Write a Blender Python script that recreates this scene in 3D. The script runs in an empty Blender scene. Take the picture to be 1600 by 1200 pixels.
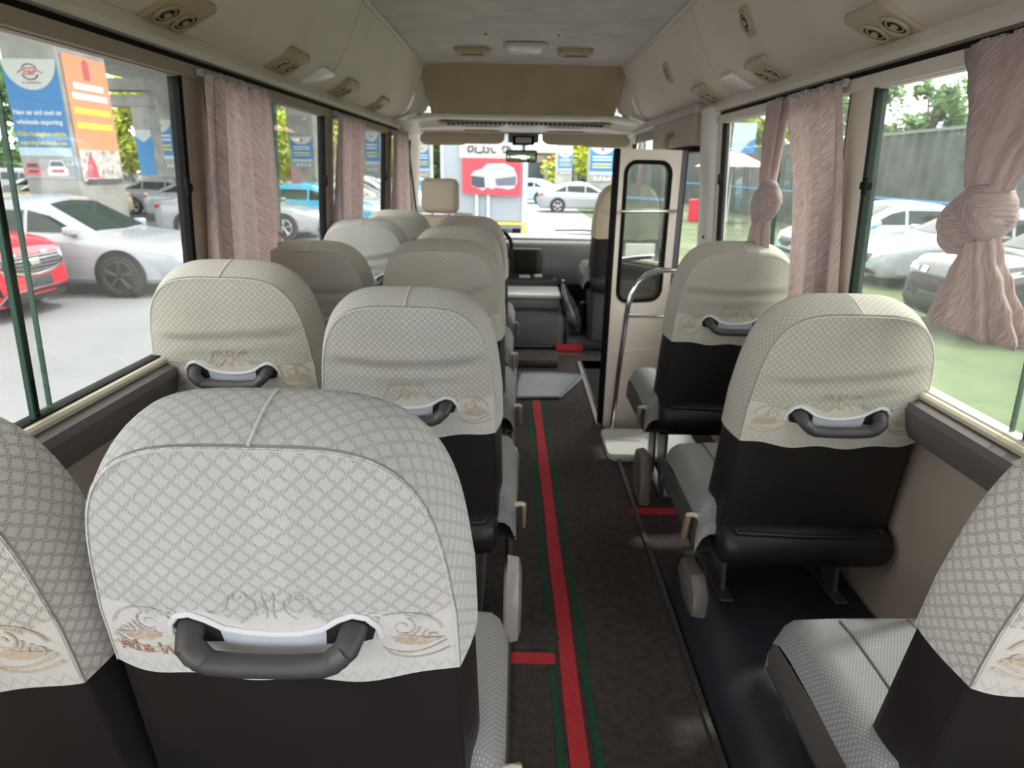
import bpy, bmesh, math, random
from mathutils import Vector, Matrix
from mathutils.bvhtree import BVHTree

S = bpy.context.scene
COL = S.collection
PI = math.pi
sin, cos, rad = math.sin, math.cos, math.radians

# ------------------------------------------------------------------ camera
cam = bpy.data.objects.new('camera', bpy.data.cameras.new('camera'))
COL.objects.link(cam)
S.camera = cam
cam.data.sensor_width = 36.0
cam.data.lens = 22.5
cam.data.clip_start = 0.02
cam.data.clip_end = 600
cam.data.dof.use_dof = True
cam.data.dof.focus_distance = 0.85
cam.data.dof.aperture_fstop = 7.0
_p, _y, _r = rad(18.5), rad(-0.25), rad(1.0)
_f = Vector((sin(_y) * cos(_p), cos(_y) * cos(_p), -sin(_p)))
_rt = Vector((cos(_y), -sin(_y), 0))
_up = _rt.cross(_f)
_r2 = _rt * cos(_r) + _up * sin(_r)
_u2 = _up * cos(_r) - _rt * sin(_r)
M = Matrix((( _r2.x, _u2.x, -_f.x, 0), (_r2.y, _u2.y, -_f.y, 0), (_r2.z, _u2.z, -_f.z, 1.27), (0, 0, 0, 1)))
cam.matrix_world = M

# ------------------------------------------------------------------ world, sun, exposure
W = bpy.data.worlds.new('sky'); S.world = W; W.use_nodes = True
_n = W.node_tree.nodes; _l = W.node_tree.links
_bg = _n['Background']
_tc = _n.new('ShaderNodeTexCoord'); _sx = _n.new('ShaderNodeSeparateXYZ'); _rp = _n.new('ShaderNodeValToRGB')
_l.new(_tc.outputs['Generated'], _sx.inputs[0]); _l.new(_sx.outputs['Z'], _rp.inputs[0])
_rp.color_ramp.elements[0].position = 0.0; _rp.color_ramp.elements[0].color = (0.92, 0.93, 0.92, 1)
_rp.color_ramp.elements[1].position = 0.5; _rp.color_ramp.elements[1].color = (1.0, 0.985, 0.965, 1)
_l.new(_rp.outputs[0], _bg.inputs[0]); _bg.inputs[1].default_value = 2.6
sun = bpy.data.objects.new('sun', bpy.data.lights.new('sun', 'SUN')); COL.objects.link(sun)
sun.data.energy = 2.2; sun.data.angle = rad(2.5); sun.data.color = (1.0, 0.96, 0.88)
sun.rotation_euler = Vector((-0.34, -0.16, -0.93)).to_track_quat('-Z', 'Y').to_euler()
S.view_settings.view_transform = 'Standard'
try: S.view_settings.look = 'None'
except Exception: pass
S.view_settings.exposure = 0.82
S.view_settings.gamma = 1.0
S.view_settings.use_curve_mapping = False
try:
    S.cycles.use_denoising = True
    S.cycles.max_bounces = 10; S.cycles.diffuse_bounces = 6; S.cycles.transparent_max_bounces = 24
    S.cycles.sample_clamp_indirect = 8.0
except Exception: pass

# ------------------------------------------------------------------ materials
MATS = {}
def newmat(name):
    m = bpy.data.materials.new(name); m.use_nodes = True
    return m, m.node_tree.nodes, m.node_tree.links, m.node_tree.nodes['Principled BSDF']
def mat(name, col, rough=0.6, metal=0.0, noise=0.0, nscale=20.0, bump=0.0, bscale=200.0, spec=0.5, coat=0.0, col2=None, sheen=0.0):
    if name in MATS: return MATS[name]
    m, n, l, b = newmat(name)
    b.inputs['Base Color'].default_value = (*col, 1); b.inputs['Roughness'].default_value = rough
    b.inputs['Metallic'].default_value = metal; b.inputs['Specular IOR Level'].default_value = spec
    b.inputs['Coat Weight'].default_value = coat
    if sheen: b.inputs['Sheen Weight'].default_value = sheen
    tc = n.new('ShaderNodeTexCoord')
    if noise or col2:
        t = n.new('ShaderNodeTexNoise'); t.inputs['Scale'].default_value = nscale; t.inputs['Detail'].default_value = 5
        l.new(tc.outputs['Object'], t.inputs['Vector'])
        r = n.new('ShaderNodeValToRGB')
        k = noise
        c2 = col2 or tuple(min(1, c * (1 + k)) for c in col)
        c1 = col if col2 else tuple(c * (1 - k) for c in col)
        r.color_ramp.elements[0].color = (*c1, 1); r.color_ramp.elements[1].color = (*c2, 1)
        r.color_ramp.elements[0].position = 0.3; r.color_ramp.elements[1].position = 0.7
        l.new(t.outputs['Fac'], r.inputs[0]); l.new(r.outputs[0], b.inputs['Base Color'])
    if bump:
        t = n.new('ShaderNodeTexNoise'); t.inputs['Scale'].default_value = bscale; t.inputs['Detail'].default_value = 3
        l.new(tc.outputs['Object'], t.inputs['Vector'])
        bp = n.new('ShaderNodeBump'); bp.inputs['Strength'].default_value = bump; bp.inputs['Distance'].default_value = 0.002
        l.new(t.outputs['Fac'], bp.inputs['Height']); l.new(bp.outputs[0], b.inputs['Normal'])
    MATS[name] = m
    return m

class NT:                                            # tiny node maths helper
    def __init__(s, n, l): s.n, s.l = n, l
    def m(s, op, a, b=None, c=None):
        x = s.n.new('ShaderNodeMath'); x.operation = op
        for i, v in enumerate((a, b, c)):
            if v is None: continue
            if isinstance(v, (int, float)): x.inputs[i].default_value = v
            else: s.l.new(v, x.inputs[i])
        return x.outputs[0]
    def mix(s, f, a, b):
        x = s.n.new('ShaderNodeMix'); x.data_type = 'RGBA'
        if isinstance(f, (int, float)): x.inputs[0].default_value = f
        else: s.l.new(f, x.inputs[0])
        for i, v in ((6, a), (7, b)):
            if isinstance(v, tuple): x.inputs[i].default_value = (*v, 1)
            else: s.l.new(v, x.inputs[i])
        return x.outputs[2]

def lace_mat(name, base, dark, stain, p=0.0150, D=8):
    m, n, l, b = newmat(name); k = NT(n, l)
    uv = n.new('ShaderNodeUVMap'); sp = n.new('ShaderNodeSeparateXYZ'); l.new(uv.outputs[0], sp.inputs[0])
    u, v = sp.outputs[0], sp.outputs[1]
    q = p / D
    ui = k.m('FLOOR', k.m('DIVIDE', u, q)); vi = k.m('FLOOR', k.m('DIVIDE', v, q * 1.0))
    uq = k.m('FRACT', k.m('ADD', k.m('DIVIDE', ui, D), 100.0)); vq = k.m('FRACT', k.m('ADD', k.m('DIVIDE', vi, D), 100.0))
    a = k.m('ABSOLUTE', k.m('SUBTRACT', uq, 0.5 - .5 / D)); c = k.m('ABSOLUTE', k.m('SUBTRACT', vq, 0.5 - .5 / D))
    d = k.m('ABSOLUTE', k.m('SUBTRACT', k.m('ADD', a, c), 0.5))
    line = k.m('LESS_THAN', d, 1.3 / D)
    chk = k.m('GREATER_THAN', k.m('MODULO', k.m('ADD', k.m('ADD', ui, k.m('FLOOR', k.m('MULTIPLY', vi, 0.5))), 1000.0), 2.0), 0.5)
    fr = k.m('FRACT', k.m('ADD', k.m('DIVIDE', u, q), 100.0)); fv = k.m('FRACT', k.m('ADD', k.m('DIVIDE', v, q), 100.0))
    # lattice only above the plain scroll band (and not on the hem band)
    inband = k.m('LESS_THAN', v, k.m('ADD', 0.088, k.m('MULTIPLY', k.m('ABSOLUTE', k.m('SINE', k.m('MULTIPLY', u, 31.0))), 0.020)))
    body = k.m('SUBTRACT', 1.0, inband)
    mask = k.m('MULTIPLY', k.m('MULTIPLY', line, body), k.m('ADD', k.m('MULTIPLY', chk, 0.70), 0.30))
    # small scallops in the hem band
    hb = k.m('LESS_THAN', v, 0.022)
    sc = k.m('ABSOLUTE', k.m('SUBTRACT', k.m('FRACT', k.m('ADD', k.m('DIVIDE', u, 0.018), 100)), 0.5))
    arc = k.m('LESS_THAN', k.m('ABSOLUTE', k.m('SUBTRACT', k.m('DIVIDE', v, 0.022), k.m('SUBTRACT', 0.85, k.m('MULTIPLY', sc, 1.3)))), 0.13)
    mask2 = k.m('MULTIPLY', k.m('MULTIPLY', hb, arc), 0.35)
    mk = k.m('MAXIMUM', mask, mask2)
    nz = n.new('ShaderNodeTexNoise'); nz.inputs['Scale'].default_value = 7; nz.inputs['Detail'].default_value = 4
    tc = n.new('ShaderNodeTexCoord'); l.new(tc.outputs['Object'], nz.inputs['Vector'])
    st = n.new('ShaderNodeMapRange'); st.inputs[1].default_value = 0.5; st.inputs[2].default_value = 0.78; l.new(nz.outputs['Fac'], st.inputs[0])
    col = k.mix(k.m('MULTIPLY', st.outputs[0], 0.5), base, stain)
    col = k.mix(k.m('MULTIPLY', mk, 0.72), col, dark)
    l.new(col, b.inputs['Base Color'])
    rib = k.m('MULTIPLY', k.m('ABSOLUTE', k.m('SUBTRACT', fr, 0.5)), k.m('ADD', k.m('MULTIPLY', body, 0.5), 0.25))
    rib2 = k.m('MULTIPLY', k.m('ABSOLUTE', k.m('SUBTRACT', fv, 0.5)), 0.25)
    h = k.m('SUBTRACT', k.m('SUBTRACT', k.m('SUBTRACT', 1.0, k.m('MULTIPLY', mk, 0.9)), rib), rib2)
    bp = n.new('ShaderNodeBump'); bp.inputs['Strength'].default_value = 0.9; bp.inputs['Distance'].default_value = 0.002
    l.new(h, bp.inputs['Height']); l.new(bp.outputs[0], b.inputs['Normal'])
    b.inputs['Roughness'].default_value = 0.9; b.inputs['Specular IOR Level'].default_value = 0.15
    b.inputs['Sheen Weight'].default_value = 0.2
    return m

def dotted_fabric():
    m, n, l, b = newmat('seat fabric'); k = NT(n, l)
    tc = n.new('ShaderNodeTexCoord'); sp = n.new('ShaderNodeSeparateXYZ'); l.new(tc.outputs['Object'], sp.inputs[0])
    q = 0.0058
    x = k.m('ADD', k.m('DIVIDE', sp.outputs[0], q), 100.0); y = k.m('ADD', k.m('DIVIDE', sp.outputs[1], q), 100.0)
    odd = k.m('MULTIPLY', k.m('MODULO', k.m('FLOOR', y), 2.0), 0.5)
    fx = k.m('SUBTRACT', k.m('FRACT', k.m('ADD', x, odd)), 0.5); fy = k.m('SUBTRACT', k.m('FRACT', y), 0.5)
    r = k.m('ADD', k.m('MULTIPLY', fx, fx), k.m('MULTIPLY', fy, fy))
    dot = k.m('LESS_THAN', r, 0.055)
    nz = n.new('ShaderNodeTexNoise'); nz.inputs['Scale'].default_value = 600; l.new(tc.outputs['Object'], nz.inputs['Vector'])
    c = k.mix(nz.outputs['Fac'], (0.19, 0.187, 0.19), (0.27, 0.265, 0.27))
    l.new(k.mix(dot, c, (0.37, 0.365, 0.375)), b.inputs['Base Color'])
    bp = n.new('ShaderNodeBump'); bp.inputs['Strength'].default_value = 0.3; bp.inputs['Distance'].default_value = 0.001
    l.new(nz.outputs['Fac'], bp.inputs['Height']); l.new(bp.outputs[0], b.inputs['Normal'])
    b.inputs['Roughness'].default_value = 0.95; b.inputs['Specular IOR Level'].default_value = 0.1
    return m

def curtain_mat():
    m, n, l, b = newmat('mauve curtain cloth'); k = NT(n, l)
    uv = n.new('ShaderNodeUVMap'); mp = n.new('ShaderNodeMapping'); l.new(uv.outputs[0], mp.inputs[0])
    mp.inputs['Rotation'].default_value = (0, 0, rad(-60)); m2_ = n.new('ShaderNodeMapping'); m2_.inputs['Scale'].default_value = (24, 330, 1); l.new(mp.outputs[0], m2_.inputs[0]); mp = m2_
    nz = n.new('ShaderNodeTexNoise'); nz.inputs['Scale'].default_value = 1.0; nz.inputs['Detail'].default_value = 3; nz.inputs['Distortion'].default_value = 0.05
    l.new(mp.outputs[0], nz.inputs['Vector'])
    r = n.new('ShaderNodeValToRGB'); l.new(nz.outputs['Fac'], r.inputs[0])
    r.color_ramp.elements[0].position = 0.38; r.color_ramp.elements[0].color = (0.45, 0.33, 0.315, 1)
    r.color_ramp.elements[1].position = 0.62; r.color_ramp.elements[1].color = (0.66, 0.53, 0.51, 1)
    l.new(r.outputs[0], b.inputs['Base Color']); b.inputs['Roughness'].default_value = 0.6; b.inputs['Sheen Weight'].default_value = 0.4
    bp = n.new('ShaderNodeBump'); bp.inputs['Strength'].default_value = 0.25; bp.inputs['Distance'].default_value = 0.001
    l.new(nz.outputs['Fac'], bp.inputs['Height']); l.new(bp.outputs[0], b.inputs['Normal'])
    # cloth lets some daylight through
    tr = n.new('ShaderNodeBsdfTranslucent'); l.new(r.outputs[0], tr.inputs[0])
    mx = n.new('ShaderNodeMixShader'); mx.inputs[0].default_value = 0.3
    out = n['Material Output']; l.new(b.outputs[0], mx.inputs[1]); l.new(tr.outputs[0], mx.inputs[2]); l.new(mx.outputs[0], out.inputs[0])
    return m

def glass_mat(name, tint, gloss=0.9, haze=0.0, hazecol=(0.5, 0.6, 0.5), f0=0.035):
    if name in MATS: return MATS[name]
    m, n, l, b = newmat(name)
    out = n['Material Output']; n.remove(b)
    t = n.new('ShaderNodeBsdfTransparent'); t.inputs[0].default_value = (*tint, 1)
    g = n.new('ShaderNodeBsdfGlossy'); g.inputs['Roughness'].default_value = 0.02
    lw = n.new('ShaderNodeLayerWeight'); lw.inputs[0].default_value = 0.5
    pw = n.new('ShaderNodeMath'); pw.operation = 'POWER'; pw.inputs[1].default_value = 4.0; l.new(lw.outputs['Facing'], pw.inputs[0])
    mm = n.new('ShaderNodeMath'); mm.operation = 'MULTIPLY_ADD'; mm.inputs[1].default_value = 0.8 * gloss; mm.inputs[2].default_value = f0; l.new(pw.outputs[0], mm.inputs[0])
    mx = n.new('ShaderNodeMixShader'); l.new(mm.outputs[0], mx.inputs[0])
    src = t.outputs[0]
    if haze:
        d = n.new('ShaderNodeBsdfTranslucent'); d.inputs[0].default_value = (*hazecol, 1)
        tc = n.new('ShaderNodeTexCoord'); nz = n.new('ShaderNodeTexNoise'); nz.inputs['Scale'].default_value = 14; nz.inputs['Detail'].default_value = 6
        l.new(tc.outputs['Object'], nz.inputs['Vector'])
        h = n.new('ShaderNodeMath'); h.operation = 'MULTIPLY'; h.inputs[1].default_value = haze * 2; l.new(nz.outputs['Fac'], h.inputs[0])
        m2 = n.new('ShaderNodeMixShader'); l.new(h.outputs[0], m2.inputs[0]); l.new(src, m2.inputs[1]); l.new(d.outputs[0], m2.inputs[2]); src = m2.outputs[0]
    l.new(src, mx.inputs[1]); l.new(g.outputs[0], mx.inputs[2]); l.new(mx.outputs[0], out.inputs[0])
    MATS[name] = m
    return m

LACE_B = lace_mat('white coarse knitted lace', (0.62, 0.615, 0.615), (0.33, 0.385, 0.365), (0.70, 0.66, 0.60), .0235, 12)
LACE_N = lace_mat('cream coarse knitted lace', (0.62, 0.605, 0.575), (0.30, 0.275, 0.25), (0.64, 0.58, 0.48), .0205, 10)
LACE_W = lace_mat('white knitted lace cloth', (0.63, 0.62, 0.595), (0.37, 0.35, 0.32), (0.66, 0.60, 0.50))
LACE_C = lace_mat('cream knitted lace cloth', (0.61, 0.585, 0.525), (0.37, 0.345, 0.29), (0.62, 0.56, 0.44))
LACE_P = lace_mat('pinkish knitted lace cloth', (0.72, 0.66, 0.62), (0.44, 0.38, 0.35), (0.66, 0.58, 0.5))
FABRIC = dotted_fabric(); CURT = curtain_mat()
LEATHER = mat('dark brown leatherette', (0.014, 0.012, 0.0115), 0.45, noise=0.2, nscale=6, bump=0.25, bscale=500)
SIDEF = mat('grey side cloth', (0.07, 0.063, 0.060), 0.9, bump=0.3, bscale=400)
DARKP = mat('dark grey plastic', (0.045, 0.043, 0.045), 0.5, bump=0.2, bscale=900)
BLACK = mat('black rubber', (0.006, 0.006, 0.006), 0.7, spec=.15)
WELT = mat('white elastic welt', (0.66, 0.68, 0.72), 0.8)
THREADT = mat('tan thread', (0.50, 0.40, 0.31), 0.9, noise=0.3, nscale=300)
THREADG = mat('grey thread', (0.42, 0.39, 0.36), 0.9, noise=0.3, nscale=300)
THREADL = mat('pale beige thread', (0.47, 0.41, 0.33), 0.9, noise=0.2, nscale=400)
PIPING = mat('cover seam', (0.64, 0.63, 0.60), 0.9)
BEIGEP = mat('beige trim plastic', (0.70, 0.64, 0.57), 0.6, noise=0.04, nscale=4, bump=0.4, bscale=700)
BEIGEV = mat('beige duct vinyl', (0.72, 0.645, 0.57), 0.75, noise=0.05, nscale=3, bump=0.6, bscale=500)
CEILM = mat('felt ceiling', (0.58, 0.54, 0.495), 0.95, noise=0.10, nscale=7, bump=0.5, bscale=600)
TAUPE = mat('taupe header vinyl', (0.37, 0.30, 0.235), 0.7, bump=0.4, bscale=500)
BROWNB = mat('brown bulkhead cloth', (0.36, 0.275, 0.17), 0.95, noise=0.12, nscale=5, bump=0.5, bscale=500)
VENTM = mat('yellowed plastic', (0.40, 0.32, 0.19), 0.55)
VENTR = mat('aged cream plastic', (0.47, 0.41, 0.29), 0.55)
DARKHOLE = mat('dark recess', (0.012, 0.009, 0.006), 0.8)  # near-black colour put on solid parts as the shade inside openings
CREAM = mat('cream painted metal', (0.80, 0.70, 0.62), 0.4, noise=0.03, nscale=3)
WHITEP = mat('white painted metal', (0.74, 0.73, 0.69), 0.4, noise=0.04, nscale=3)
PANELB = mat('pinkish beige side panel', (0.36, 0.29, 0.245), 0.7, noise=0.06, nscale=4, bump=0.4, bscale=500)
RAILG = mat('dark grey armrest rail', (0.13, 0.115, 0.115), 0.65, bump=0.5, bscale=600)
CARPET = mat('dark brown carpet', (0.042, 0.033, 0.031), 0.98, noise=0.35, nscale=40, bump=1.0, bscale=350)
RED = mat('red carpet tape', (0.42, 0.022, 0.030), 0.9, noise=0.15, nscale=60, bump=0.6, bscale=400)
GREENT = mat('green carpet edge', (0.006, 0.055, 0.022), 0.95, noise=0.3, nscale=100)
CHROME = mat('chrome', (0.75, 0.76, 0.78), 0.12, metal=1.0)
STEEL = mat('brushed steel', (0.5, 0.5, 0.5), 0.35, metal=1.0)
GGLASS = glass_mat('green tinted glass', (0.95, 0.965, 0.955), .5, 0.009, (0.55, 0.62, 0.58))
DGLASS = glass_mat('door glass', (0.62, 0.74, 0.66), .6, 0.11, (0.5, 0.7, 0.58), f0=.58)  # green haze added in the pane in place of reflected greenery
CGLASS = glass_mat('clear glass', (0.96, 0.985, 0.97), 0.4)
RGLASS = glass_mat('dusty green glass', (0.93, 0.955, 0.935), 0.5, 0.028, (0.66, 0.70, 0.66))
GEDGE = mat('green glass edge', (0.006, 0.018, 0.012), 0.4, spec=0.2)
GEDGEL = mat('pale green glass edge', (0.035, 0.085, 0.06), 0.35, spec=0.2)
TAPE = mat('grey curtain tape', (0.38, 0.37, 0.37), 0.8, noise=0.5, nscale=90)

# ------------------------------------------------------------------ mesh helpers
def link(name, me, m=None, parent=None):
    o = bpy.data.objects.new(name, me); COL.objects.link(o)
    if m is not None and len(me.materials) == 0: me.materials.append(m)
    if parent is not None: o.parent = parent
    return o
class MB:
    def __init__(s): s.v = []; s.f = []; s.uv = {}
    def add(s, vs, fs):
        b = len(s.v); s.v += [tuple(v) for v in vs]; s.f += [tuple(b + i for i in f) for f in fs]; return b
    def box(s, a, b):
        (x0, y0, z0), (x1, y1, z1) = a, b
        s.add([(x0,y0,z0),(x1,y0,z0),(x1,y1,z0),(x0,y1,z0),(x0,y0,z1),(x1,y0,z1),(x1,y1,z1),(x0,y1,z1)],
              [(3,2,1,0),(4,5,6,7),(0,1,5,4),(1,2,6,5),(2,3,7,6),(3,0,4,7)]); return s
    def rbox(s, a, b, r=0.01, seg=3, M=None):
        bm = bmesh.new(); bmesh.ops.create_cube(bm, size=1)
        c = [(a[i] + b[i]) / 2 for i in range(3)]; d = [abs(b[i] - a[i]) for i in range(3)]
        for v in bm.verts: v.co = Vector((c[0] + v.co.x * d[0], c[1] + v.co.y * d[1], c[2] + v.co.z * d[2]))
        r = min(r, min(d) * 0.49)
        bmesh.ops.bevel(bm, geom=bm.edges[:], offset=r, segments=seg, profile=0.5, affect='EDGES')
        if M is not None: bmesh.ops.transform(bm, matrix=M, verts=bm.verts)
        s.bm(bm); return s
    def bm(s, bm):
        bm.verts.ensure_lookup_table(); bm.verts.index_update()
        s.add([v.co[:] for v in bm.verts], [[v.index for v in f.verts] for f in bm.faces]); bm.free()
    def tube(s, pts, r, n=8, closed=False, flat=None, up=None, caps=True):
        pts = [Vector(p) for p in pts]; L = len(pts); rings = []
        prev = None
        for i, p in enumerate(pts):
            if closed: t = pts[(i + 1) % L] - pts[i - 1]
            else: t = pts[min(i + 1, L - 1)] - pts[max(i - 1, 0)]
            if t.length < 1e-9: t = Vector((0, 0, 1))
            t.normalize()
            if up is not None: a = Vector(up)
            elif prev is None: a = Vector((0, 0, 1)) if abs(t.z) < 0.9 else Vector((1, 0, 0))
            else: a = prev
            sx = t.cross(a)
            if sx.length < 1e-6: sx = t.cross(Vector((0.3, 0.9, 0.2)))
            sx.normalize(); sy = sx.cross(t).normalized(); prev = sy
            rr = r[i] if isinstance(r, (list, tuple)) else r
            ry = rr * (flat if flat else 1)
            rings.append([p + sx * rr * cos(2 * PI * k / n) + sy * ry * sin(2 * PI * k / n) for k in range(n)])
        vs = [v for g in rings for v in g]; fs = []
        for i in range(L if closed else L - 1):
            for k in range(n):
                a_, b_ = i * n, ((i + 1) % L) * n
                fs.append((a_ + k, a_ + (k + 1) % n, b_ + (k + 1) % n, b_ + k))
        if not closed and caps: fs += [tuple(range(n))[::-1], tuple((L - 1) * n + k for k in range(n))]
        s.add(vs, fs); return s
    def cyl(s, c0, c1, r, n=24, r2=None):
        return s.tube([c0, c1], [r, r if r2 is None else r2], n)
    def grid(s, rows, closed_u=False):
        R = len(rows); Cn = len(rows[0]); vs = [p for row in rows for p in row]; fs = []
        for i in range(R - 1):
            for j in range(Cn if closed_u else Cn - 1):
                j2 = (j + 1) % Cn
                fs.append((i * Cn + j, i * Cn + j2, (i + 1) * Cn + j2, (i + 1) * Cn + j))
        s.add(vs, fs); return s
    def prism(s, prof, axis, a, b):      # closed profile of 2D points extruded along axis a..b
        def P(p, t): return {'x': (t, p[0], p[1]), 'y': (p[0], t, p[1]), 'z': (p[0], p[1], t)}[axis]
        n = len(prof); vs = [P(p, a) for p in prof] + [P(p, b) for p in prof]
        fs = [(i, (i + 1) % n, n + (i + 1) % n, n + i) for i in range(n)] + [tuple(range(n))[::-1], tuple(range(n, 2 * n))]
        s.add(vs, fs); return s
    def mesh(s, name, smooth=True, fixn=True, angle=40):
        me = bpy.data.meshes.new(name); me.from_pydata(s.v, [], s.f); me.update()
        if fixn:
            bm = bmesh.new(); bm.from_mesh(me); bmesh.ops.recalc_face_normals(bm, faces=bm.faces); bm.to_mesh(me); bm.free()
        if smooth:
            me.polygons.foreach_set('use_smooth', [True] * len(me.polygons))
            try: me.set_sharp_from_angle(angle=rad(angle))
            except Exception: pass
        return me
    def build(s, name, m, parent=None, smooth=True, **k):
        return link(name, s.mesh(name, smooth, **k), m, parent)

def tag(o, label=None, cat=None, group=None, kind=None):
    if label: o['label'] = label
    if cat: o['category'] = cat
    if group: o['group'] = group
    if kind: o['kind'] = kind
    return o
def thing(name, label, cat, loc=(0, 0, 0), rz=0, group=None):
    o = bpy.data.objects.new(name, None); COL.objects.link(o); o.location = loc; o.rotation_euler = (0, 0, rz)
    o.empty_display_size = 0.1
    return tag(o, label, cat, group)
def struct(o, label=None): return tag(o, label, kind='structure')
def sroot(name, label=None):
    o = bpy.data.objects.new(name, None); COL.objects.link(o); return tag(o, label, kind='structure')
def copy_tree(o, parent=None):
    c = o.copy(); COL.objects.link(c)
    if parent is not None: c.parent = parent
    for ch in o.children: copy_tree(ch, c)
    return c
_tm = {}
def text_mesh(txt, size, bold=0.0, ext=0.002):
    key = (txt, size, bold)
    if key in _tm: return _tm[key]
    cu = bpy.data.curves.new('t', 'FONT'); cu.body = txt; cu.size = size; cu.extrude = ext; cu.offset = bold; cu.align_x = 'CENTER'; cu.align_y = 'CENTER'
    cu.resolution_u = 3
    o = bpy.data.objects.new('t', cu); COL.objects.link(o)
    bpy.context.view_layer.update()
    me = bpy.data.meshes.new_from_object(o.evaluated_get(bpy.context.evaluated_depsgraph_get()))
    bpy.data.objects.remove(o); _tm[key] = me
    return me

# ------------------------------------------------------------------ bus shell
XC = 0.02
def hw(z):                                            # half width of the cabin at height z
    pts = [(-1, .985), (0.66, .985), (0.79, .945), (1.49, .905), (1.60, .905), (2.5, .905)]
    for (a, b), (c, d) in zip(pts, pts[1:]):
        if z <= c: return b + (d - b) * (z - a) / (c - a)
    return .905
def sx(side, z, inset=0.0): return XC + side * (hw(z) - inset)
ZS, ZT = 0.79, 1.49

# outdoor ground
struct(MB().box((-70, -30, -0.9), (3.2, 130, -0.7)).build('ground', mat('pale concrete paving', (0.19, 0.197, 0.205), 0.55, noise=0.10, nscale=0.6, bump=0.2, bscale=40), smooth=False), 'pale grey concrete forecourt around the bus')
struct(MB().box((3.2, -30, -0.9), (60, 130, -0.71)).build('ground', mat('artificial grass', (0.082, 0.112, 0.048), 0.9, noise=0.35, nscale=0.8, bump=1, bscale=60), smooth=False), 'green artificial lawn to the right of the bus')

# floor
mb = MB(); mb.box((-1.0 + XC, -2.6, -0.06), (0.47, 4.5, 0.0)); mb.box((0.47, -2.6, -0.06), (1.0 + XC, 3.10, 0.0)); mb.box((0.47, 4.35, -0.06), (1.0 + XC, 4.5, 0)); mb.box((-1.0 + XC, 4.5, -0.06), (1.0 + XC, 6.1, 0.005))
struct(mb.build('floor', CARPET, smooth=False), 'dark brown carpeted bus floor')
mb = MB(); mb.box((0.47, 3.10, -0.36), (1.02, 4.35, -0.30)); mb.box((0.455, 3.10, -0.36), (0.47, 4.35, -0.001)); mb.box((0.47, 3.085, -0.36), (1.02, 3.1, -0.001)); mb.box((0.455, 4.35, -0.36), (1.02, 4.36, -0.001)); mb.box((0.97, 4.10, -0.36), (1.02, 4.36, 0.3))
struct(mb.build('trim_1', DARKP, smooth=False), 'dark step well beside the folding door')
st = MB().box((0.435, 3.12, 0.0), (0.455, 4.3, 0.008)).build('trim_2', STEEL, smooth=False); struct(st, 'metal edge strip of the step well')

# side walls with window openings
def wall(side, opens, y0, y1, name):
    mb = MB(); xo = 0.022
    def slab(ya, yb, za, zb):
        if yb - ya < 1e-4 or zb - za < 1e-4: return
        zz = [za] + [z for z in (0.66, 0.79, 1.49, 1.6) if za < z < zb] + [zb]
        prof = [(sx(side, z), z) for z in zz] + [(sx(side, z, -xo), z) for z in zz[::-1]]
        mb.prism(prof, 'y', ya, yb)
    y = y0
    for (a, b, za, zb) in opens:
        slab(y, a, -0.4, 2.05)
        slab(a, b, -0.4 if za > -0.3 else za, za); slab(a, b, zb, 2.05)
        y = b
    slab(y, y1, -0.4, 2.05)
    return struct(mb.build(name, PANELB, smooth=False))
LW = [(-2.45, 0.40, .70, 1.52), (0.52, 1.82, ZS, ZT), (1.94, 3.11, ZS, ZT), (3.24, 4.51, ZS, ZT), (4.72, 5.55, ZS, ZT)]  # first opening is out of view, widened to let in more light
RW = [(-2.45, 0.40, .70, 1.52), (0.52, 1.83, ZS, ZT), (1.95, 3.13, ZS, ZT), (3.44, 4.42, -0.35, 1.37), (4.72, 5.55, ZS, ZT)]  # first one likewise unseen and widened for extra daylight
wall(-1, LW, -2.6, 6.1, 'wall_left'); wall(1, RW, -2.6, 6.1, 'wall_right')
# unseen rear wall, opened almost fully to let more daylight into the cabin
mb = MB(); mb.box((-1.03 + XC, -2.65, -0.1), (1.03 + XC, -2.6, 0.05)); mb.box((-1.03 + XC, -2.65, 1.90), (1.03 + XC, -2.6, 2.05))
mb.box((-1.03 + XC, -2.65, 0.05), (-0.93 + XC, -2.6, 1.90)); mb.box((0.93 + XC, -2.65, 0.05), (1.03 + XC, -2.6, 1.90))
struct(mb.build('wall_back', PANELB, smooth=False))
# ceiling
mb = MB(); prof = [(-0.70 + XC, 1.925), (-0.35 + XC, 1.935), (XC, 1.94), (0.35 + XC, 1.935), (0.70 + XC, 1.925), (1.03 + XC, 1.97), (1.03 + XC, 2.05), (-1.03 + XC, 2.05), (-1.03 + XC, 1.97)]
mb.prism(prof, 'y', -2.65, 4.75)
mb.box((-1.03 + XC, 4.75, 1.96), (1.03 + XC, 6.1, 2.05))
struct(mb.build('ceiling', CEILM, smooth=False), 'grey beige felt ceiling strip')

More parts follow.
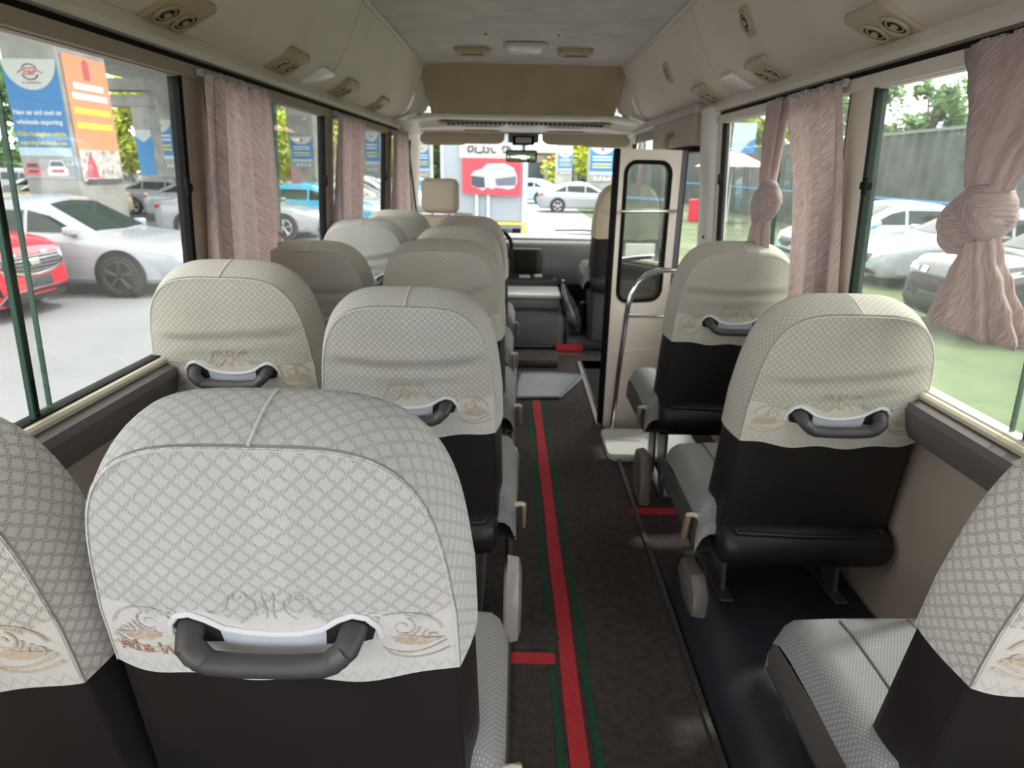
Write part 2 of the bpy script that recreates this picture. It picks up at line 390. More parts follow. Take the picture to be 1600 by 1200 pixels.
# ducts along both sides (panels you could lift off)
prof0 = [(.665, 1.922), (.674, 1.90), (.690, 1.86), (.712, 1.81), (.738, 1.755), (.768, 1.70), (.795, 1.66), (.815, 1.638), (.838, 1.622), (.872, 1.605), (.903, 1.590)]
def duct(side, ya, yb, label, m, taper=False):
    mb = MB(); pr = [(XC + side * a, z) for a, z in prof0] + [(XC + side * .903, 1.60), (XC + side * .903, 1.93), (XC + side * .665, 1.9235)]
    mb.prism(pr, 'y', ya, yb)
    return tag(mb.build('overhead_duct_panel', m, smooth=True, angle=50), label, 'duct panel', 'overhead duct panels along the bus sides')
duct(-1, -2.55, 2.955, 'long beige overhead duct panel on the left side nearest the camera', BEIGEV)
duct(-1, 2.965, 4.74, 'shorter beige overhead duct panel on the left near the front bulkhead', BEIGEV)
duct(1, -2.55, 2.955, 'long grey beige overhead duct panel on the right side nearest the camera', BEIGEV)
duct(1, 2.965, 4.74, 'shorter grey beige overhead duct panel on the right above the door side', BEIGEV)
for i, side in enumerate((-1, 1)):
    mb = MB().tube([(XC + side * .662, y, 1.922) for y in (-2.5, 0, 2, 4.72)], 0.013, 10)
    struct(mb.build('trim_%d' % (3 + i), mat('light grey beading', (0.55, 0.52, 0.47), 0.5)), 'pale beading between %s duct and ceiling' % ('left' if side < 0 else 'right'))
# header trims, curtain rail groove, window rails
def trimrun(prof, side, ya, yb, name, m, label):
    pr = [(sx(side, z, ins), z) for ins, z in prof]
    return struct(MB().prism(pr, 'y', ya, yb).build(name, m, smooth=True, angle=30), label)
endL, endR = 4.95, 3.43
for side, yb, k, nm in ((-1, endL, 5, 'left'), (1, endR, 6, 'right')):
    y0 = -2.55
    trimrun([(-.02, 1.60), (.004, 1.592), (.012, 1.585), (.026, 1.555), (.024, 1.538), (-.02, 1.538)], side, y0, yb, 'trim_%d' % k, BEIGEP, 'pale header moulding above the %s windows' % nm)
    trimrun([(-.02, 1.536), (.004, 1.536), (.004, 1.522), (-.02, 1.522)], side, y0, yb, 'trim_%d' % (k + 2), BLACK, 'dark curtain track groove on the %s' % nm)
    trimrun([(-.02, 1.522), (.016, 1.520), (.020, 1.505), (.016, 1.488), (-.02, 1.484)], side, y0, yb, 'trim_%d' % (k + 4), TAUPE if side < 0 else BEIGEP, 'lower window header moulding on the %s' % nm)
    yr = 5.5 if side < 0 else 3.15
    trimrun([(-.03, .792), (.012, .792), (.018, .786), (.018, .776), (-.03, .776)], side, y0, yr, 'trim_%d' % (k + 6), mat('cream window sill', (0.60, 0.55, 0.42), 0.45), 'cream sliding window sill track on the %s' % nm)
    trimrun([(-.03, .776), (.014, .776), (.045, .768), (.055, .750), (.055, .700), (.045, .672), (-.03, .668)], side, y0, yr, 'trim_%d' % (k + 8), RAILG, 'dark grey padded rail under the %s windows' % nm)
# lower side panels carry a seam and a round cap
mb = MB()
for y in (-.1, 1.0, 2.2, 3.4): mb.box((sx(-1, .3, .006), y - .002, .02), (sx(-1, .3, -.01), y + .002, .665))
struct(mb.build('trim_20', mat('panel seam', (0.20, 0.16, 0.13), 0.7), smooth=False), 'joint strips of the left lower wall panel')
struct(MB().cyl((sx(-1, .55, .0), 1.06, .57), (sx(-1, .55, .01), 1.06, .57), .010, 16).build('trim_34', mat('screw cap beige', (0.42, 0.35, 0.31), 0.5)), 'round beige screw cap on the left lower wall panel')

# sliding windows
wn = [0]
def window(side, o, div, latch_y, gm, label, strip='near', front_strip=BLACK):
    wn[0] += 1
    ya, yb, za, zb = o
    r = sroot('window_%d' % wn[0], label)
    def fr(prof_y, zlo, zhi, ins0, ins1, m, nm):
        mb = MB()
        pr0 = []
        (y0, y1) = prof_y
        vs = []
        for z in (zlo, zhi):
            for yy in (y0, y1):
                for ins in (ins0, ins1): vs.append((sx(side, z, ins), yy, z))
        mb.add(vs, [(0, 1, 3, 2), (4, 6, 7, 5), (0, 4, 5, 1), (2, 3, 7, 6), (0, 2, 6, 4), (1, 5, 7, 3)])
        return mb.build(nm, m, r, smooth=False)
    fr((ya, div + .03), za, zb, -.020, -.018, gm, 'glass_pane')
    fr((div - .03, yb), za, zb, -.010, -.008, gm, 'glass_pane')
    # glass edges and dark seals at the overlap
    fr((div + .028, div + .031), za, zb, -.024, -.014, GEDGEL, 'pane_edge')
    fr((div - .034, div - .029), za, zb, -.014, -.004, GEDGEL, 'pane_edge')
    fr((div - .028, div - .010), za, zb, -.018, -.010, GEDGE, 'seal_strip')
    fr((yb - .020, yb), za, zb, -.0225, .006, front_strip, 'seal_strip')
    fr((ya, ya + .012), za, zb, -.03, .004, front_strip, 'seal_strip')
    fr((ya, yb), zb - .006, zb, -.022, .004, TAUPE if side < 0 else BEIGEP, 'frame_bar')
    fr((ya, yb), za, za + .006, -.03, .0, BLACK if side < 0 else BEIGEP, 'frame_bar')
    if latch_y:
        z = 1.21 if side < 0 else 1.245
        mb = MB(); x = sx(side, z, 0)
        mb.rbox((min(x, x - side * .018), latch_y - .035, z - .010), (max(x, x - side * .018), latch_y, z + .010), .003)
        x2 = x - side * .014
        mb.rbox((min(x2, x2 - side * .012), latch_y - .040, z - .024), (max(x2, x2 - side * .012), latch_y - .026, z + .024), .004)
        mb.build('latch', BLACK, r)
    return r
window(-1, LW[1], 1.18, 1.81, GGLASS, 'large sliding window on the left nearest the camera')
window(-1, LW[2], 2.53, 3.10, GGLASS, 'second sliding window on the left between the curtains')
window(-1, LW[3], 3.90, 4.50, GGLASS, 'third sliding window on the left')
window(-1, LW[4], 5.12, None, CGLASS, 'driver side window at far left front')
window(1, RW[1], 1.15, 1.82, RGLASS, 'large sliding window on the right nearest the camera', front_strip=mat('green grey seal', (0.03, 0.045, 0.036), 0.7, spec=.1))
window(1, RW[2], 2.50, 3.12, RGLASS, 'second sliding window on the right behind the curtain', front_strip=BLACK)
window(1, RW[4], 5.12, None, CGLASS, 'passenger side window at far right front')

# pillar covers between windows
def pillar(side, ya, yb, name, m, label, z0=.79, z1=1.50, ins=.010):
    pr = []
    mb = MB()
    rows = []
    for z in (z0, .95, 1.1, 1.25, 1.4, z1):
        x = lambda i: sx(side, z, i)
        rows.append([(x(-.012), ya, z), (x(ins * .5), ya, z), (x(ins), ya + .008, z), (x(ins), yb - .008, z), (x(ins * .5), yb, z), (x(-.012), yb, z)])
    mb.grid(rows)
    return struct(mb.build(name, m, angle=50), label)
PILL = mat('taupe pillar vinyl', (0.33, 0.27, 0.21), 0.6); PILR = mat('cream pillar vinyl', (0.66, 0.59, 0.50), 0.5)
for i, (a, b) in enumerate(((.40, .52), (1.82, 1.94), (3.11, 3.24), (4.51, 4.72))):
    pillar(-1, a, b, 'trim_%d' % (21 + i), PILL, 'taupe window pillar on the left')
for i, (a, b) in enumerate(((.40, .52), (1.83, 1.95))):
    pillar(1, a, b, 'trim_%d' % (26 + i), PILR, 'cream window pillar on the right')
pillar(1, 3.13, 3.19, 'trim_28', PILR, 'cream frame beside the white door post')
# broad white post between right windows and door
rows = []
for z in [-.02, .3, .6, .8, 1.0, 1.2, 1.4, 1.5, 1.56]:
    g = .012 * max(0, (z - 1.2) / .3)
    rows.append([(sx(1, z, -.05), 3.18, z), (sx(1, z, .012), 3.185, z), (sx(1, z, .030 + g), 3.22, z), (sx(1, z, .034 + g), 3.30, z), (sx(1, z, .026 + g), 3.39, z), (sx(1, z, .004), 3.435, z), (sx(1, z, -.05), 3.44, z)])
struct(MB().grid(rows).build('trim_29', WHITEP, angle=60), 'broad white painted post beside the door')
tag(MB().cyl((sx(1, .97, .036), 3.25, .97), (sx(1, .97, .030), 3.25, .97), .008, 12).build('screw', BLACK), 'dark screw head in the white post by the door', 'screw')

# front bulkhead, header shelf, visors ---------------------------------------
rows = []
for (hx, y, z) in ((.66, 4.66, 1.935), (.665, 4.70, 1.87), (.655, 4.74, 1.75), (.64, 4.78, 1.66), (.63, 4.80, 1.622)):
    rows.append([(XC + .0 + hx * t, y + .03 * (1 - t * t), z) for t in [i / 8 - 1 for i in range(17)]])
struct(MB().grid(rows).build('wall_front', BROWNB), 'brown cloth bulkhead above the windscreen')
rows = []
path = [(4.775, 1.640), (4.76, 1.628), (4.78, 1.612), (4.90, 1.600), (5.10, 1.592), (5.32, 1.572), (5.42, 1.545)]
for y, z in path:
    rows.append([(XC + 1.0 * t, y + .05 * (1 - t * t), z - .035 * max(0, abs(t) - .62) / .38) for t in [i / 12 - 1 for i in range(25)]])
struct(MB().grid(rows).build('trim_30', mat('light header shelf plastic', (0.64, 0.61, 0.56), 0.35), angle=60), 'pale header shelf between bulkhead and windscreen')
for i, side in enumerate((-1, 1)):      # curved light corner frames either side of the bulkhead
    rows = []
    for z, a in ((1.935, .672), (1.88, .668), (1.80, .672), (1.72, .685), (1.66, .71), (1.62, .76), (1.59, .86), (1.575, .93)):
        rows.append([(XC + side * (a + .05 + .03 * (1.93 - z)), 4.738, z - .002), (XC + side * (a - .005), 4.735, z), (XC + side * (a - .035), 4.80, z), (XC + side * (a - .04), 4.86, z)])
    struct(MB().grid(rows).build('trim_%d' % (31 + i), mat('light grey curved trim', (0.52, 0.48, 0.41), 0.35), angle=70), 'curved pale trim at the %s end of the bulkhead' % ('left' if side < 0 else 'right'))
vr = thing('header_vent_grille', 'long brown slotted vent grille above the windscreen', 'vent', (XC + .02, 5.02, 1.60))
rows = []
for dy, dz in ((-.10, .0), (-.095, -.006), (.05, -.010), (.055, -.004)):
    rows.append([(.62 * t, dy - .06 * t * t * 0 + .03 * (1 - t * t), dz - .012 * abs(t) ** 3) for t in [i / 10 - 1 for i in range(21)]])
MB().grid(rows).build('grille_plate', mat('tan grille', (0.30, 0.235, 0.155), 0.5), vr)
mb = MB()
for i in range(34):
    t = (i - 16.5) / 18.5
    mb.box((.62 * t - .010, -.085 + .03 * (1 - t * t), -.017 - .012 * abs(t) ** 3), (.62 * t + .010, .035 + .03 * (1 - t * t), -.009 - .012 * abs(t) ** 3))
mb.build('slots', DARKHOLE, vr, smooth=False)
# sun visors
for nm, x0, x1, z0, lab in (('sun_visor', -.77, -.115, 1.462, 'beige sun visor on the left above the windscreen'), ('sun_visor', .175, .86, 1.468, 'beige sun visor on the right above the windscreen')):
    t = thing(nm, lab, 'sun visor', ((x0 + x1) / 2, 5.32, 1.50), 0, 'sun visors')
    w = (x1 - x0) / 2
    rows = []
    for j in range(25):
        u = -1 + j / 12
        hh = .054 * (1 - abs(u) ** 16 * .6); zc = (.01 if u * (1 if x0 < 0 else -1) > 0 else -.006 * abs(u))
        rows.append([(w * u, .009 * cos(a) + .02 * sin(a), zc + hh * sin(a)) for a in [2 * PI * k / 16 for k in range(16)]])
    MB().grid(rows, True).build('visor_pad', mat('visor vinyl', (0.50, 0.42, 0.32), 0.6), t)
    MB().tube([(-w, .0, .045), (w, .0, .045)], .006, 8).build('hinge_rod', BEIGEP, t)
ck = thing('clock_display', 'black rectangular clock display between the sun visors', 'clock', (.033, 5.30, 1.49))
MB().rbox((-.12, 0, -.02), (.12, .06, .055), .015).build('bracket', mat('brown bracket', (0.20, 0.15, 0.10), 0.5), ck)
MB().rbox((-.085, -.02, -.038), (.085, .03, .032), .008).build('housing', BLACK, ck)
MB().box((-.06, -.0215, -.022), (.06, -.0205, .018)).build('screen', mat('dim display', (0.03, 0.06, 0.04), 0.2), ck, smooth=False)
mr = thing('rear_view_mirror', 'rectangular rear view mirror hanging under the clock display', 'mirror', (.02, 5.32, 1.372))
MB().tube([(.02, .02, .08), (.02, .01, .03), (.0, 0.0, .0)], .008, 8).build('stem', DARKP, mr)
MB().rbox((-.122, -.02, -.045), (.122, .012, .045), .018).build('housing', BLACK, mr)
MB().rbox((-.110, -.0225, -.036), (.110, -.019, .034), .012).build('mirror_glass', mat('mirror glass greenish', (0.62, 0.80, 0.58), 0.05, metal=1.0), mr)

# windscreen with pillars
wn[0] += 1
ws = sroot('window_%d' % wn[0], 'front windscreen')
def wsp(x, t, off=0): return (x, 6.0 - .52 * t - .10 * (x / .95) ** 2 + off, .70 + .86 * t)
rows = [[wsp(-.95 + XC + 1.9 * i / 12, t) for i in range(13)] for t in (0, .25, .5, .75, 1)]
MB().grid(rows).build('glass_pane', CGLASS, ws, smooth=False)
for s_, x in ((-1, -.93), (1, .97)):
    mb = MB(); mb.tube([wsp(x, t, -.02) for t in (-.1, 0, .3, .6, .9, 1.05)], .028, 10)
    mb.build('pillar', mat('pillar cream', (0.50, 0.46, 0.36), 0.5), ws)
    MB().tube([wsp(x - s_ * .045, t, -.03) for t in (-.05, .0, .3, .6, .9, 1.0)], .010, 8).build('rubber_seal', mat('olive rubber', (0.10, 0.09, 0.05), 0.5), ws)
    MB().tube([wsp(x - s_ * .07, .30, -.05), wsp(x - s_ * .07, .28, -.10), wsp(x - s_ * .07, .14, -.10), wsp(x - s_ * .07, .12, -.05)], .010, 8).build('grab_handle', BEIGEP, ws)
MB().tube([wsp(-.93 + i * .19, 1.0, -.01) for i in range(11)], .02, 8).build('frame_bar', BLACK, ws)
struct(MB().box((-1.0, 5.95, -.1), (1.04, 6.05, .70)).build('trim_33', DARKP, smooth=False), 'cab front below the windscreen')
wp = thing('wiper', 'black windscreen wiper lying on the lower right of the glass', 'wiper', (.0, 0, 0))
MB().tube([wsp(.30, .01, .03), wsp(.6, .02, .03), wsp(.86, .03, .03)], .011, 8).build('blade', BLACK, wp)
MB().tube([wsp(.34, .06, .05), wsp(.6, .07, .05), wsp(.86, .05, .05)], .007, 8).build('arm', DARKP, wp)

# ------------------------------------------------------------------ ceiling fittings
def rrect(w, h, r, n=5):
    pts = []
    for cx, cy, a0 in ((w - r, h - r, 0), (-w + r, h - r, 90), (-w + r, -h + r, 180), (w - r, -h + r, 270)):
        for k in range(n + 1): pts.append((cx + r * cos(rad(a0 + 90 * k / n)), cy + r * sin(rad(a0 + 90 * k / n))))
    return pts
def plate(pts, z0, z1, bev=.004):          # flat rounded plate, local xy, z0 below z1
    mb = MB(); n = len(pts); sc = lambda p, k: (p[0] - math.copysign(min(abs(p[0]), k), p[0]), p[1] - math.copysign(min(abs(p[1]), k), p[1]))
    rows = [[(*p, z1) for p in pts], [(*p, z0 + bev) for p in pts], [(*sc(p, bev), z0) for p in pts]]
    mb.grid(rows, True); b = len(mb.v) - n; mb.f.append(tuple(range(b, b + n)))
    return mb
lampm = mat('white lamp lens', (0.85, 0.83, 0.80), 0.25)
t = thing('ceiling_lamp', 'white ceiling lamp in the middle above the aisle', 'lamp', (.025, 4.02, 1.93))
plate(rrect(.115, .105, .03), -.012, .004).build('frame', mat('lamp frame', (0.50, 0.45, 0.38), .4), t)
plate(rrect(.095, .070, .03), -.034, -.010, .012).build('lamp_shade', lampm, t)
for x, side in ((-.283, 'left'), (.318, 'right')):
    t = thing('ceiling_speaker', 'small tan ceiling unit just %s of the white lamp' % side, 'ceiling unit', (x, 4.14, 1.93), 0, 'tan ceiling units beside the lamp')
    plate(rrect(.098, .085, .03), -.026, .006, .010).build('housing', mat('tan plastic', (0.36, 0.28, 0.16), .5), t)
    plate(rrect(.066, .028, .012), -.030, -.024).build('slot', mat('brown slot', (0.12, 0.085, 0.045), .6), t)
for x, y in ((-.19, 3.72), (.19, 3.72)):
    tag(MB().tube([(x, y, 1.9345), (x + .012, y, 1.9345)], .004, 8).build('ceiling_mark', DARKP), 'small dark screw mark in the felt ceiling on the %s' % ('left' if x < 0 else 'right'), 'screw')

def on_duct(side, a):                                   # point, normal on duct profile at parameter index a
    i = int(a); f = a - i; p, q = prof0[i], prof0[min(i + 1, len(prof0) - 1)]
    pt = (XC + side * (p[0] + (q[0] - p[0]) * f), p[1] + (q[1] - p[1]) * f)
    tx, tz = side * (q[0] - p[0]), q[1] - p[1]; L = math.hypot(tx, tz)
    n = Vector((-tz / L * (1), 0, tx / L)); 
    if n.z > 0 or (abs(n.z) < .05 and n.x * side > 0): n = -n
    return Vector((pt[0], 0, pt[1])), n
def frame_on(side, a, y, obj, spin=0.0):
    p, n = on_duct(side, a); p.y = y
    Y = Vector((0, 1, 0)); X = Y.cross(-n).normalized()
    Mx = Matrix((( X.x, 0, -n.x, p.x), (0, 1, 0, p.y), (X.z, 0, -n.z, p.z), (0, 0, 0, 1)))
    if Mx.to_3x3().determinant() < 0: Mx = Matrix(((-X.x, 0, -n.x, p.x), (0, 1, 0, p.y), (-X.z, 0, -n.z, p.z), (0, 0, 0, 1)))
    obj.matrix_world = Mx
def vent_unit(name, m, dark, nozzles, pw, ph):
    t = thing(name, 'x', 'vent')
    mb = plate(rrect(pw, ph, .018), -.010, .006, .004)
    for sx_, sy_ in ((1, 1), (1, -1), (-1, 1), (-1, -1)): mb.cyl((sx_ * (pw - .013), sy_ * (ph - .013), -.010), (sx_ * (pw - .013), sy_ * (ph - .013), -.0125), .004, 8)
    mb.build('plate', m, t)
    for ny in nozzles:
        k = MB(); k.tube([(cos(a) * .034, ny + sin(a) * .034, -.012) for a in [2 * PI * i / 24 for i in range(24)]], .0045, 6, closed=True)
        k.tube([(cos(a) * .022, ny + sin(a) * .022, -.010) for a in [2 * PI * i / 20 for i in range(20)]], .003, 6, closed=True)
        k.cyl((0, ny, -.010), (0, ny, -.016), .009, 12)
        nz = k.build('nozzle', m, t)
        MB().cyl((0, ny, -.0095), (0, ny, -.0112), .032, 24).build('recess', DARKHOLE, nz)
    return t
vproto = vent_unit('air_vent', VENTM, DARKHOLE, (-.043, .043), .078, .095)
where = ['nearest the camera', 'second from the camera', 'third from the camera', 'farthest from the camera']
first = True
for i, y in enumerate((1.735, 2.50, 3.26, 4.02)):
    o = vproto if first else copy_tree(vproto); first = False
    tag(o, 'yellowed air vent with two round nozzles in the left duct, ' + where[i], 'vent', 'air vents in the left duct'); frame_on(-1, 8.55, y, o)
vproto2 = vent_unit('air_vent', VENTR, DARKHOLE, (-.043, .043), .078, .095); first = True
for i, y in enumerate((1.735, 2.49, 3.24)):
    o = vproto2 if first else copy_tree(vproto2); first = False
    tag(o, 'cream air vent with two round nozzles in the right duct, ' + where[i], 'vent', 'air vents in the right duct'); frame_on(1, 8.55, y, o)
sp = vent_unit('duct_speaker', VENTR, DARKHOLE, (0,), .052, .036); first = True
for i, y in enumerate((2.42, 3.62)):
    o = sp if first else copy_tree(sp); first = False
    tag(o, 'small upright louvre fitting on the face of the right duct, ' + ('nearer one' if i == 0 else 'farther one'), 'fitting', 'louvre fittings on the right duct face'); frame_on(1, 4.0, y, o)
for side, y in ((-1, 2.88), (1, 2.84)):
    t = thing('reading_lamp', 'small white lamp lens under the %s duct between two vents' % ('left' if side < 0 else 'right'), 'lamp')
    plate(rrect(.062, .085, .012), -.008, .004).build('lamp_shade', lampm, t); frame_on(side, 8.5, y, t)

# ------------------------------------------------------------------ bus seats
AH = .30
SEATA = .622
def arch(a0, A, w0, w1, n, N=40, e=0.0):
    """right half from bottom to top; e grows the outline"""
    a1 = .39; pts = []
    k = 10
    for i in range(k): a = a0 + (a1 - a0) * i / k; pts.append((w0 + (w1 - w0) * (a / a1) + e, a))
    for i in range(N + 1):
        th = PI / 2 * (i / N)
        a = a1 + (A + e - a1) * sin(th) ** (2 / n); w = w1 - .026 * ((a - a1) / (A - a1))
        pts.append(((w + e) * cos(th) ** (2 / n) if cos(th) > 1e-9 else 0, a))
    return pts + [(-x, a) for x, a in pts[-2::-1]]
TILT = rad(8.5)
def seatP(x, y, a):
    aa = a - AH
    return (x, y * cos(TILT) - aa * sin(TILT), .653 + aa * cos(TILT) + y * sin(TILT))
def shell(a0, e, bulge, T, wr=None, uvs=True, front=True):
    """closed backrest-like shell: back face, rounded band, front face; returns MB with uvs"""
    out = arch(a0, SEATA, .216, .206, 4.0, 26)
    N = len(out)
    # arc length
    s = [0]
    for p, q in zip(out, out[1:]): s.append(s[-1] + math.hypot(p[0] - q[0], p[1] - q[1]))
    def off(d):
        res = []
        for i, p in enumerate(out):
            q0, q1 = out[max(i - 1, 0)], out[min(i + 1, N - 1)]
            tx, ty = q1[0] - q0[0], q1[1] - q0[1]; L = math.hypot(tx, ty) or 1
            nx, ny = ty / L, -tx / L
            if i in (0, N - 1): nx, ny = (1 if i == 0 else -1), 0
            else:
                if nx * p[0] < 0 and abs(p[0]) > .02: nx, ny = -nx, -ny
                if ny < 0 and p[1] > .5: nx, ny = -nx, -ny
            res.append((p[0] + nx * d, p[1] + (ny * d if p[1] > a0 + 1e-6 else 0)))
        return res
    mb = MB(); uv = []
    wr = wr or (lambda x, a: 0)
    S_ = [i / 26 * .97 for i in range(27)] + [.985, 1.0]
    rows = []; ur = []
    outf = off(.001)
    for sc in S_:
        row = []; u_ = []
        for (x, a), (xo, ao) in zip(outf, out):
            X = x * sc; A_ = a0 + (a - a0) * sc
            edge = sc ** 6
            row.append(seatP(X + (e if X > 0 else -e) * sc, -bulge * (1 - sc ** 2.5) - e + .004 * edge + wr(X, A_) * (1 - edge), A_ + e * (A_ - a0) * 2))
            u_.append((X + 5, A_ - AH))
        rows.append(row); ur.append(u_)
    D = [0.0, .06, .18, .34, .52, .70, .86, 1.0]
    for d in D:
        o = off(e + .016 * sin(PI * min(1, d * .62 + .0)) + .002)
        rows.append([seatP(x, .002 + d * T, a) for x, a in o])
        ur.append([(s[i] + 5, .30 + d * T) for i in range(N)])
    if front:
        base = off(e + .016 * sin(PI * .62) + .002)
        for sc, yy in ((.96, .012), (.88, .024), (.7, .034), (.45, .038), (.2, .04), (0, .04)):
            rows.append([seatP(x * sc, T + yy, a0 + (a - a0) * sc) for x, a in base])
            ur.append([(x * sc + 5, .8 + (a - a0) * sc) for x, a in base])
    mb.grid(rows); mb.uvl = [q for r_ in ur for q in r_]
    return mb
def build_uv(mb, name, m, parent, flip=False):
    me = bpy.data.meshes.new(name)
    me.from_pydata(mb.v, [], mb.f); me.update()
    ul = me.uv_layers.new(name='UVMap')
    for lp in me.loops: ul.data[lp.index].uv = mb.uvl[lp.vertex_index]
    me.polygons.foreach_set('use_smooth', [True] * len(me.polygons))
    bm = bmesh.new(); bm.from_mesh(me); bmesh.ops.recalc_face_normals(bm, faces=bm.faces); bm.to_mesh(me); bm.free()
    return link(name, me, m, parent)

def wrinkle(seed):
    R = random.Random(seed); ph = [R.uniform(0, 6.28) for _ in range(8)]; amp = R.uniform(.7, 1.2); c0 = R.uniform(.47, .505); tilt_ = R.uniform(-.10, .10)
    def f(x, a):
        y = 0
        cr = c0 + tilt_ * x - .35 * (.04 - x * x) * (1 if seed != 1 else .3)
        d = a - cr
        if seed != 0:
            y += amp * (.0085 * math.exp(-(d / .011) ** 2) - .0060 * math.exp(-((d - .024) / .016) ** 2))
            y += amp * .0055 * math.exp(-((d + .045) / .010) ** 2) * math.exp(-((x - .03) / .12) ** 2)
        else:
            y += .0012 * math.exp(-((a - .47) / .01) ** 2)
        y += .0012 * sin(x * 23 + ph[0] + a * 11) * sin(a * 31 + ph[1]) + .0009 * sin(x * 41 + ph[2]) * sin(a * 17 + x * 9 + ph[3])
        # cloth pulled toward the handle opening
        y += .003 * math.exp(-((a - .375) / .02) ** 2 - ((abs(x) - .135) / .02) ** 2)
        return y
    return f
BUL = .016
def facept(x, a, off=.0005, e=.005, wr=None):          # a point on the cover's back face
    sc = min(1, max(abs(x) / .21, (a - AH) / (SEATA - AH) if a > AH else 0))
    y = -BUL * (1 - sc ** 2.5) - e + (wr(x, a) * (1 - sc ** 6) if wr else 0)
    return Vector(seatP(x, y - off, a))

def spiral(cx, cy, r0, r1, a0, a1, n=26):
    return [(cx + (r0 + (r1 - r0) * i / n) * cos(rad(a0 + (a1 - a0) * i / n)), cy + (r0 + (r1 - r0) * i / n) * sin(rad(a0 + (a1 - a0) * i / n))) for i in range(n + 1)]
def bez(*P, n=18):
    r = []
    for i in range(n + 1):
        t = i / n; Q = [Vector((*p, 0)) for p in P]
        while len(Q) > 1: Q = [Q[k] * (1 - t) + Q[k + 1] * t for k in range(len(Q) - 1)]
        r.append((Q[0].x, Q[0].y))
    return r
h = AH
def motif():
    L = []
    for s_ in (1, -1):
        f = lambda pts: [(s_ * x, a) for x, a in pts]
        L += [f(spiral(.150, h + .082, .004, .016, 0, 430)), f(spiral(.183, h + .064, .003, .012, 180, -250)), f(spiral(.118, h + .098, .003, .011, 90, -290)),
              f(bez((.128, h + .103), (.16, h + .112), (.19, h + .10), (.196, h + .075))),
              f(bez((.125, h + .050), (.15, h + .030), (.18, h + .040), (.200, h + .055))),
              f(bez((.130, h + .042), (.155, h + .022), (.185, h + .030), (.204, h + .042))),
              f(bez((.134, h + .066), (.15, h + .056), (.17, h + .070), (.17, h + .082))),
              f(spiral(.034, h + .132, .003, .010, 180, 560)),
              f(bez((.024, h + .132), (.010, h + .120), (.016, h + .108), (.030, h + .098))),
              f(bez((.045, h + .132), (.050, h + .110), (.060, h + .100), (.072, h + .110))),
              f(bez((.006, h + .140), (.008, h + .120), (.0, h + .110), (.006, h + .098)))]
    return L
def ribbon(mb, pts, w, wr, lift=.0007):
    mb.tube([facept(x, a, lift, wr=wr) for x, a in pts], w, 5, flat=.35, up=(0, -1, .1))
def fillpoly(mb, pts, wr, lift=.0006):
    c = (sum(p[0] for p in pts) / len(pts), sum(p[1] for p in pts) / len(pts)); n = len(pts)
    rows = [[facept(c[0] + (x - c[0]) * k, c[1] + (a - c[1]) * k, lift, wr=wr) for x, a in pts] for k in (0, .35, .7, 1)]
    mb.grid(rows, True)

